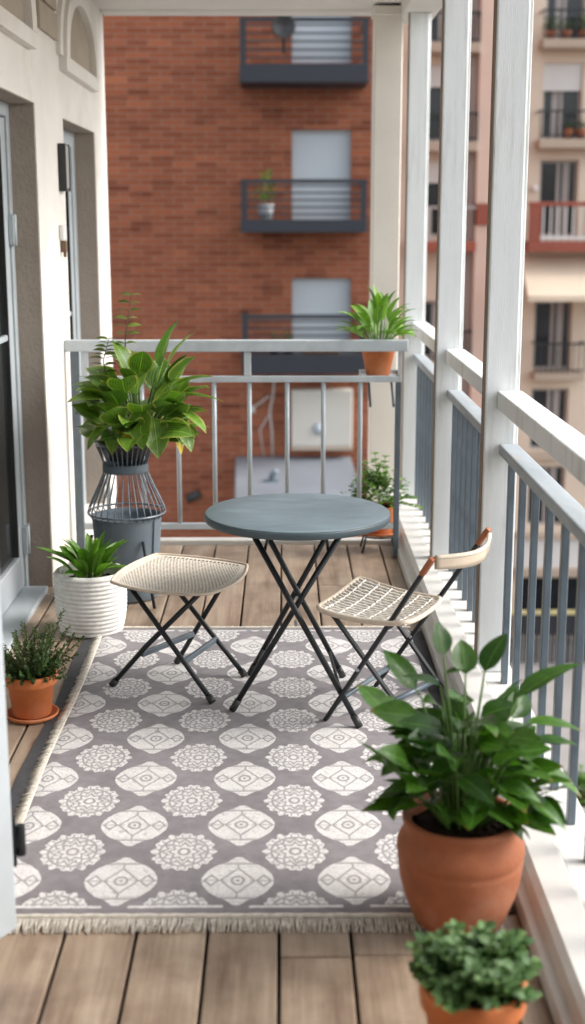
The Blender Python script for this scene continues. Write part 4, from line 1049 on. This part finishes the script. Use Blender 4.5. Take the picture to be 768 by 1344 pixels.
# ------------------------------------------------------------------ beige apartment building
AY = 33.0
ab = thing('apartment_building', 'beige apartment building with small balconies across the street', 'building', (8, AY, GZ))
cols = {'a': (3.40, 4.40), 'b': (6.17, 7.10), 'c': (9.0, 9.95)}
rows_a = [(5.80, 7.6), (3.56, 5.30), (1.33, 3.09), (-1.62, -.22), (-3.91, -2.38), (-5.87, -4.34), (8.4, 10.2)]
rows_b = [(5.82, 7.5), (3.60, 5.336), (1.33, 3.124), (-1.90, -.22), (-3.91, -2.376), (-5.87, -4.34), (8.4, 10.2)]
holes = [(*cols['a'], *r) for r in rows_a] + [(*cols['b'], *r) for r in rows_b] + [(*cols['c'], *r) for r in rows_b] + [(6.0, 10.0, GZ + .12, -7.2)]
aw = MB(); wall_cells(aw, 'x', .6, 14, GZ, 13, AY, AY + .5, holes); aw.box(.6, 14, AY + 1.0, AY + 10, GZ, 13); build('wall', aw, M['beige'], ab)
build('roof', MB().box(.4, 14.2, AY - .3, AY + 10.2, 13, 13.4), M['beige_dk'], ab)
build('pilaster', MB().box(4.60, 5.06, AY - .30, AY - .002, 2.1, 13).box(4.60, 5.06, AY - .30, AY - .002, GZ, 1.60), M['pink'], ab, .01)
build('pilaster_box', MB().box(4.62, 5.04, AY - .36, AY - .002, 1.602, 2.098), M['red_paint'], ab, .01)
build('grey_strip', MB().box(4.44, 4.60, AY - .10, AY - .002, GZ, 13), M['facade_grey'], ab)
for (x0, x1, z0, z1) in holes[:-1]:
    fm = MB(); w = .06
    fm.box(x0, x0 + w, AY + .15, AY + .23, z0, z1); fm.box(x1 - w, x1, AY + .15, AY + .23, z0, z1); fm.box(x0 + w, x1 - w, AY + .15, AY + .23, z1 - w, z1); fm.box((x0 + x1) / 2 - .035, (x0 + x1) / 2 + .035, AY + .15, AY + .22, z0, z1 - w); fm.box(x0 + w, (x0 + x1) / 2 - .035, AY + .15, AY + .23, z0, z0 + w); fm.box((x0 + x1) / 2 + .035, x1 - w, AY + .15, AY + .23, z0, z0 + w)
    f = build('window', fm, M['facade_grey'], ab)
    build('pane', MB().box(x0 + w, x1 - w, AY + .19, AY + .205, z0 + w, z1 - w), M['win_glass'], f)
    q = random.Random(int(x0 * 100 + z0 * 17))
    cm = MB(); cx = q.choice([.25, .7]); xa = x0 + w + (x1 - x0) * cx * .8
    cm.grid(14, 1, lambda u, v: (xa + .16 * u, AY + .183 + .004 * math.sin(u * 25), z0 + w + (z1 - z0 - .1) * v)); build('curtain', cm, M['facade_grey'], f)
    if (abs(z1 - 5.336) < .05 or abs(z1 - 3.09) < .01 or z1 > 8):
        sh = MB(); zz = z1 - (.62 if x0 > 5 else .5)
        while zz < z1 - .01: sh.box(x0 + .01, x1 - .01, AY + .06, AY + .13, zz, min(zz + .072, z1 - .003)); zz += .075
        build('roller_shutter', sh, M['shutter_white'], f, .004)
def iron_balcony(x0, x1, zt, zs, zr, parent, slab=M['beige_dk'], bars=M['black_metal'], dep=.55, white=False, n=9):
    o = build('balcony', MB().box(x0, x1, AY - dep, AY - .002, zs, zt), slab, parent, .02)
    yf = AY - dep + .05
    rf = MB(); rf.box(x0, x1, yf - .02, yf + .02, zr - .045, zr); rf.box(x0, x0 + .03, yf + .02, AY - .002, zr - .04, zr); rf.box(x1 - .03, x1, yf + .02, AY - .002, zr - .04, zr); rf.box(x0 + .02, x1 - .02, yf - .015, yf + .015, zt + .06, zt + .09)
    build('rail_frame', rf, bars, o)
    rb = MB()
    for k in range(n + 1):
        xx = x0 + .02 + (x1 - x0 - .04) * k / n; rb.box(xx - .012, xx + .012, yf - .01, yf + .01, zt + .002, zr - .045)
    build('rail_bars', rb, bars, o); return o
for (x0, x1) in ((6.02, 7.75), (8.8, 10.3)):
    iron_balcony(x0, x1, 5.82, 5.62, 6.48, ab); iron_balcony(x0, x1, 3.58, 3.37, 4.24, ab); iron_balcony(x0 + .1, x1 - .4, -1.94, -2.12, -1.2, ab)
for (zt, zs, zr) in ((5.73, 5.52, 6.42), (3.52, 3.3, 4.18), (-1.64, -1.82, -.9)): iron_balcony(3.22, 4.58, zt, zs, zr, ab)
# red brown terrace with pale balusters
tr_ = build('terrace', MB().box(3.0, 4.58, AY - .75, AY - .002, .98, 1.22).box(5.80, 10.8, AY - .75, AY - .002, .98, 1.22), M['red_paint'], ab, .02)
hm = MB().box(5.80, 10.8, AY - .75, AY - .65, 2.04, 2.14).box(5.82, 6.10, AY - .74, AY - .66, 1.222, 2.04)
build('handrail', hm, M['red_paint'], tr_, .01)
hb = MB()
for k in range(26): hb.box(6.14 + k * .178, 6.175 + k * .178, AY - .72, AY - .69, 1.222, 2.038)
hb.box(6.105, 10.7, AY - .73, AY - .68, 1.28, 1.34)
build('terrace_bars', hb, M['shutter_white'], tr_)
build('terrace_bars', MB().box(3.1, 4.56, AY - .72, AY - .70, 1.98, 2.04).box(3.3, 3.5, AY - .72, AY - .69, 1.222, 1.98).box(3.7, 3.74, AY - .72, AY - .69, 1.222, 1.98).box(4.2, 4.24, AY - .72, AY - .69, 1.222, 1.98), M['facade_grey'], tr_)
build('awning', MB().hexa([(5.75, AY - 1.3, -.16), (10.2, AY - 1.3, -.16), (10.2, AY - .003, .82), (5.75, AY - .003, .82), (5.75, AY - 1.3, -.02), (10.2, AY - 1.3, -.02), (10.2, AY - .003, .90), (5.75, AY - .003, .90)]), M['awning'], ab, .01)
build('ledge', MB().box(5.9, 10.5, AY - .22, AY - .002, -4.16, -3.97).box(5.9, 10.5, AY - .25, AY - .002, -6.19, -6.03).box(5.9, 10.5, AY - .25, AY - .002, -7.18, -6.95), M['beige_dk'], ab, .02)
build('shop_fascia', MB().box(5.9, 10.5, AY - .12, AY - .003, -6.948, -6.192), M['shutter_white'], ab, .01)
build('shop_front', MB().box(6.02, 9.98, AY + .3, AY + .35, GZ + .12, -7.2), M['win_glass'], ab)
bulk = thing('wall_lamp', 'small white bulkhead lamp on the beige facade left of a window', 'wall lamp', (6.04, AY, 2.46))
build('globe', MB().lathe([(0, -.07), (.05, -.06), (.075, -.02), (.075, .03), (.05, .065), (0, .07)], (6.04, AY - .1, 2.46), 16), M['white_plastic'], bulk); build('mount', MB().box(6.01, 6.07, AY - .1, AY - .002, 2.43, 2.49), M['facade_grey'], bulk)
for k, (xx, hh) in enumerate(((6.25, .32), (6.6, .25), (7.0, .36))):
    mini_plant((xx, AY - .3, 5.822), .13, .2, .2, hh, ['leafy potted plant at the left on the highest beige balcony', 'low potted plant in the middle of the highest beige balcony', 'tall potted plant at the right on the highest beige balcony'][k], M['terra_dk'], M['tiny'], 80, seed=20 + k)
for k, xx in enumerate((6.75, 7.05)):
    mini_plant((xx, AY - .3, 3.582), .13, .24, .15, .2, ['terracotta pot on the second beige balcony, left of its twin', 'terracotta pot on the second beige balcony, right of its twin'][k], M['terra_dk'], M['tiny'], 50, seed=30 + k)

# street level: slat fence, low planter with shrubs
fe = thing('street_fence', 'dark slatted metal fence with yellowed top rail at street level', 'fence', (8, 31, GZ + .12))
fm = MB(); k = 5.2
while k < 14: fm.box(k, k + .09, 31.0, 31.03, GZ + .16, -7.62); k += .13
build('slats', fm, M['dark_steel'], fe); build('top_rail', MB().box(5.15, 14, 30.98, 31.05, -7.62, -7.53), surf('yellowed_rail', (.50, .45, .22), .7), fe)
fp = MB()
for k in range(6): fp.box(5.15 + k * 1.75, 5.23 + k * 1.75, 31.04, 31.11, GZ + .12, -7.53)
build('fence_posts', fp, M['dark_steel'], fe)
pw = thing('street_planter', 'low concrete street planter far below beyond the railing', 'planter', (7, 22.4, GZ))
pm = MB(); pm.box(5.0, 9.5, 21.9, 22.05, GZ + .005, GZ + .5); pm.box(5.0, 9.5, 22.85, 23.0, GZ + .005, GZ + .5); pm.box(5.0, 5.15, 22.05, 22.85, GZ + .005, GZ + .5); pm.box(9.35, 9.5, 22.05, 22.85, GZ + .005, GZ + .5)
build('planter_wall', pm, M['concrete'], pw, .01); build('soil', MB().box(5.15, 9.35, 22.05, 22.85, GZ + .005, GZ + .42), M['soil'], pw)
def bush(P, r_, h, label, seed):
    o = thing('shrub', label, 'shrub', P, 'shrubs in the street planter'); q = random.Random(seed); fo = MB(); tw = MB()
    for i in range(420):
        az, el = q.random() * 6.28, q.uniform(-.1, 1.5); k = q.uniform(.5, 1) * (1 + .2 * math.sin(az * 3))
        c = V(P) + V((math.cos(az) * math.cos(el) * r_ * k, math.sin(az) * math.cos(el) * r_ * k, h * (.15 + .85 * math.sin(max(0, el)) * k))); fo.small(c, dirv(az, q.uniform(-.3, 1)), .12, .07)
    for i in range(6): tw.tube([V(P), V(P) + dirv(i, 1.0) * h * .7], .012, 5)
    build('crown', fo, M['ivy'], o); build('branches', tw, M['brown_stem'], o)
bush((5.45, 22.45, GZ + .42), .33, .6, 'yellowish green shrub at the left end of the street planter', 1); bush((6.3, 22.45, GZ + .42), .36, .7, 'rounded green shrub in the street planter, second from its left end', 2); bush((7.3, 22.45, GZ + .42), .36, .66, 'rounded green shrub toward the right of the street planter', 3)

# ------------------------------------------------------------------ camera, light
cam = bpy.data.cameras.new('camera'); co_ = bpy.data.objects.new('camera', cam); col.objects.link(co_)
cam.sensor_fit = 'VERTICAL'; cam.sensor_height = 36; cam.lens = 46.875; cam.clip_end = 1500; cam.clip_start = .05
co_.location = (0, 0, 1.75); co_.rotation_euler = (math.radians(90 - 12.4074), 0, math.radians(-.3837))
cam.dof.use_dof = True; cam.dof.focus_distance = 4.95; cam.dof.aperture_fstop = 2.0
sc.camera = co_

sun_dir = V((.90, .06, .74)).normalized()      # towards the sun
sl_ = bpy.data.lights.new('sun', 'SUN'); sl_.energy = 2.5; sl_.angle = math.radians(27); sl_.color = (1, .965, .92)
so = bpy.data.objects.new('sun', sl_); col.objects.link(so); so.rotation_euler = sun_dir.to_track_quat('Z', 'Y').to_euler()
w = bpy.data.worlds.new('World'); sc.world = w; w.use_nodes = True; nt = w.node_tree
bg = nt.nodes['Background']; sky = nt.nodes.new('ShaderNodeTexSky'); sky.sky_type = 'NISHITA'; sky.sun_disc = False
sky.sun_elevation = math.asin(sun_dir.z); sky.sun_rotation = math.atan2(sun_dir.x, sun_dir.y)
sky.air_density = 1.0; sky.dust_density = 3.0; sky.ozone_density = .6
hs = nt.nodes.new('ShaderNodeHueSaturation'); hs.inputs['Saturation'].default_value = .35
nt.links.new(sky.outputs[0], hs.inputs['Color']); nt.links.new(hs.outputs[0], bg.inputs[0]); bg.inputs[1].default_value = .43
sc.view_settings.view_transform = 'Standard'; sc.view_settings.look = 'None'; sc.view_settings.exposure = 0; sc.view_settings.gamma = 1
sc.cycles.max_bounces = 8; sc.cycles.transparent_max_bounces = 12; sc.cycles.use_denoising = True
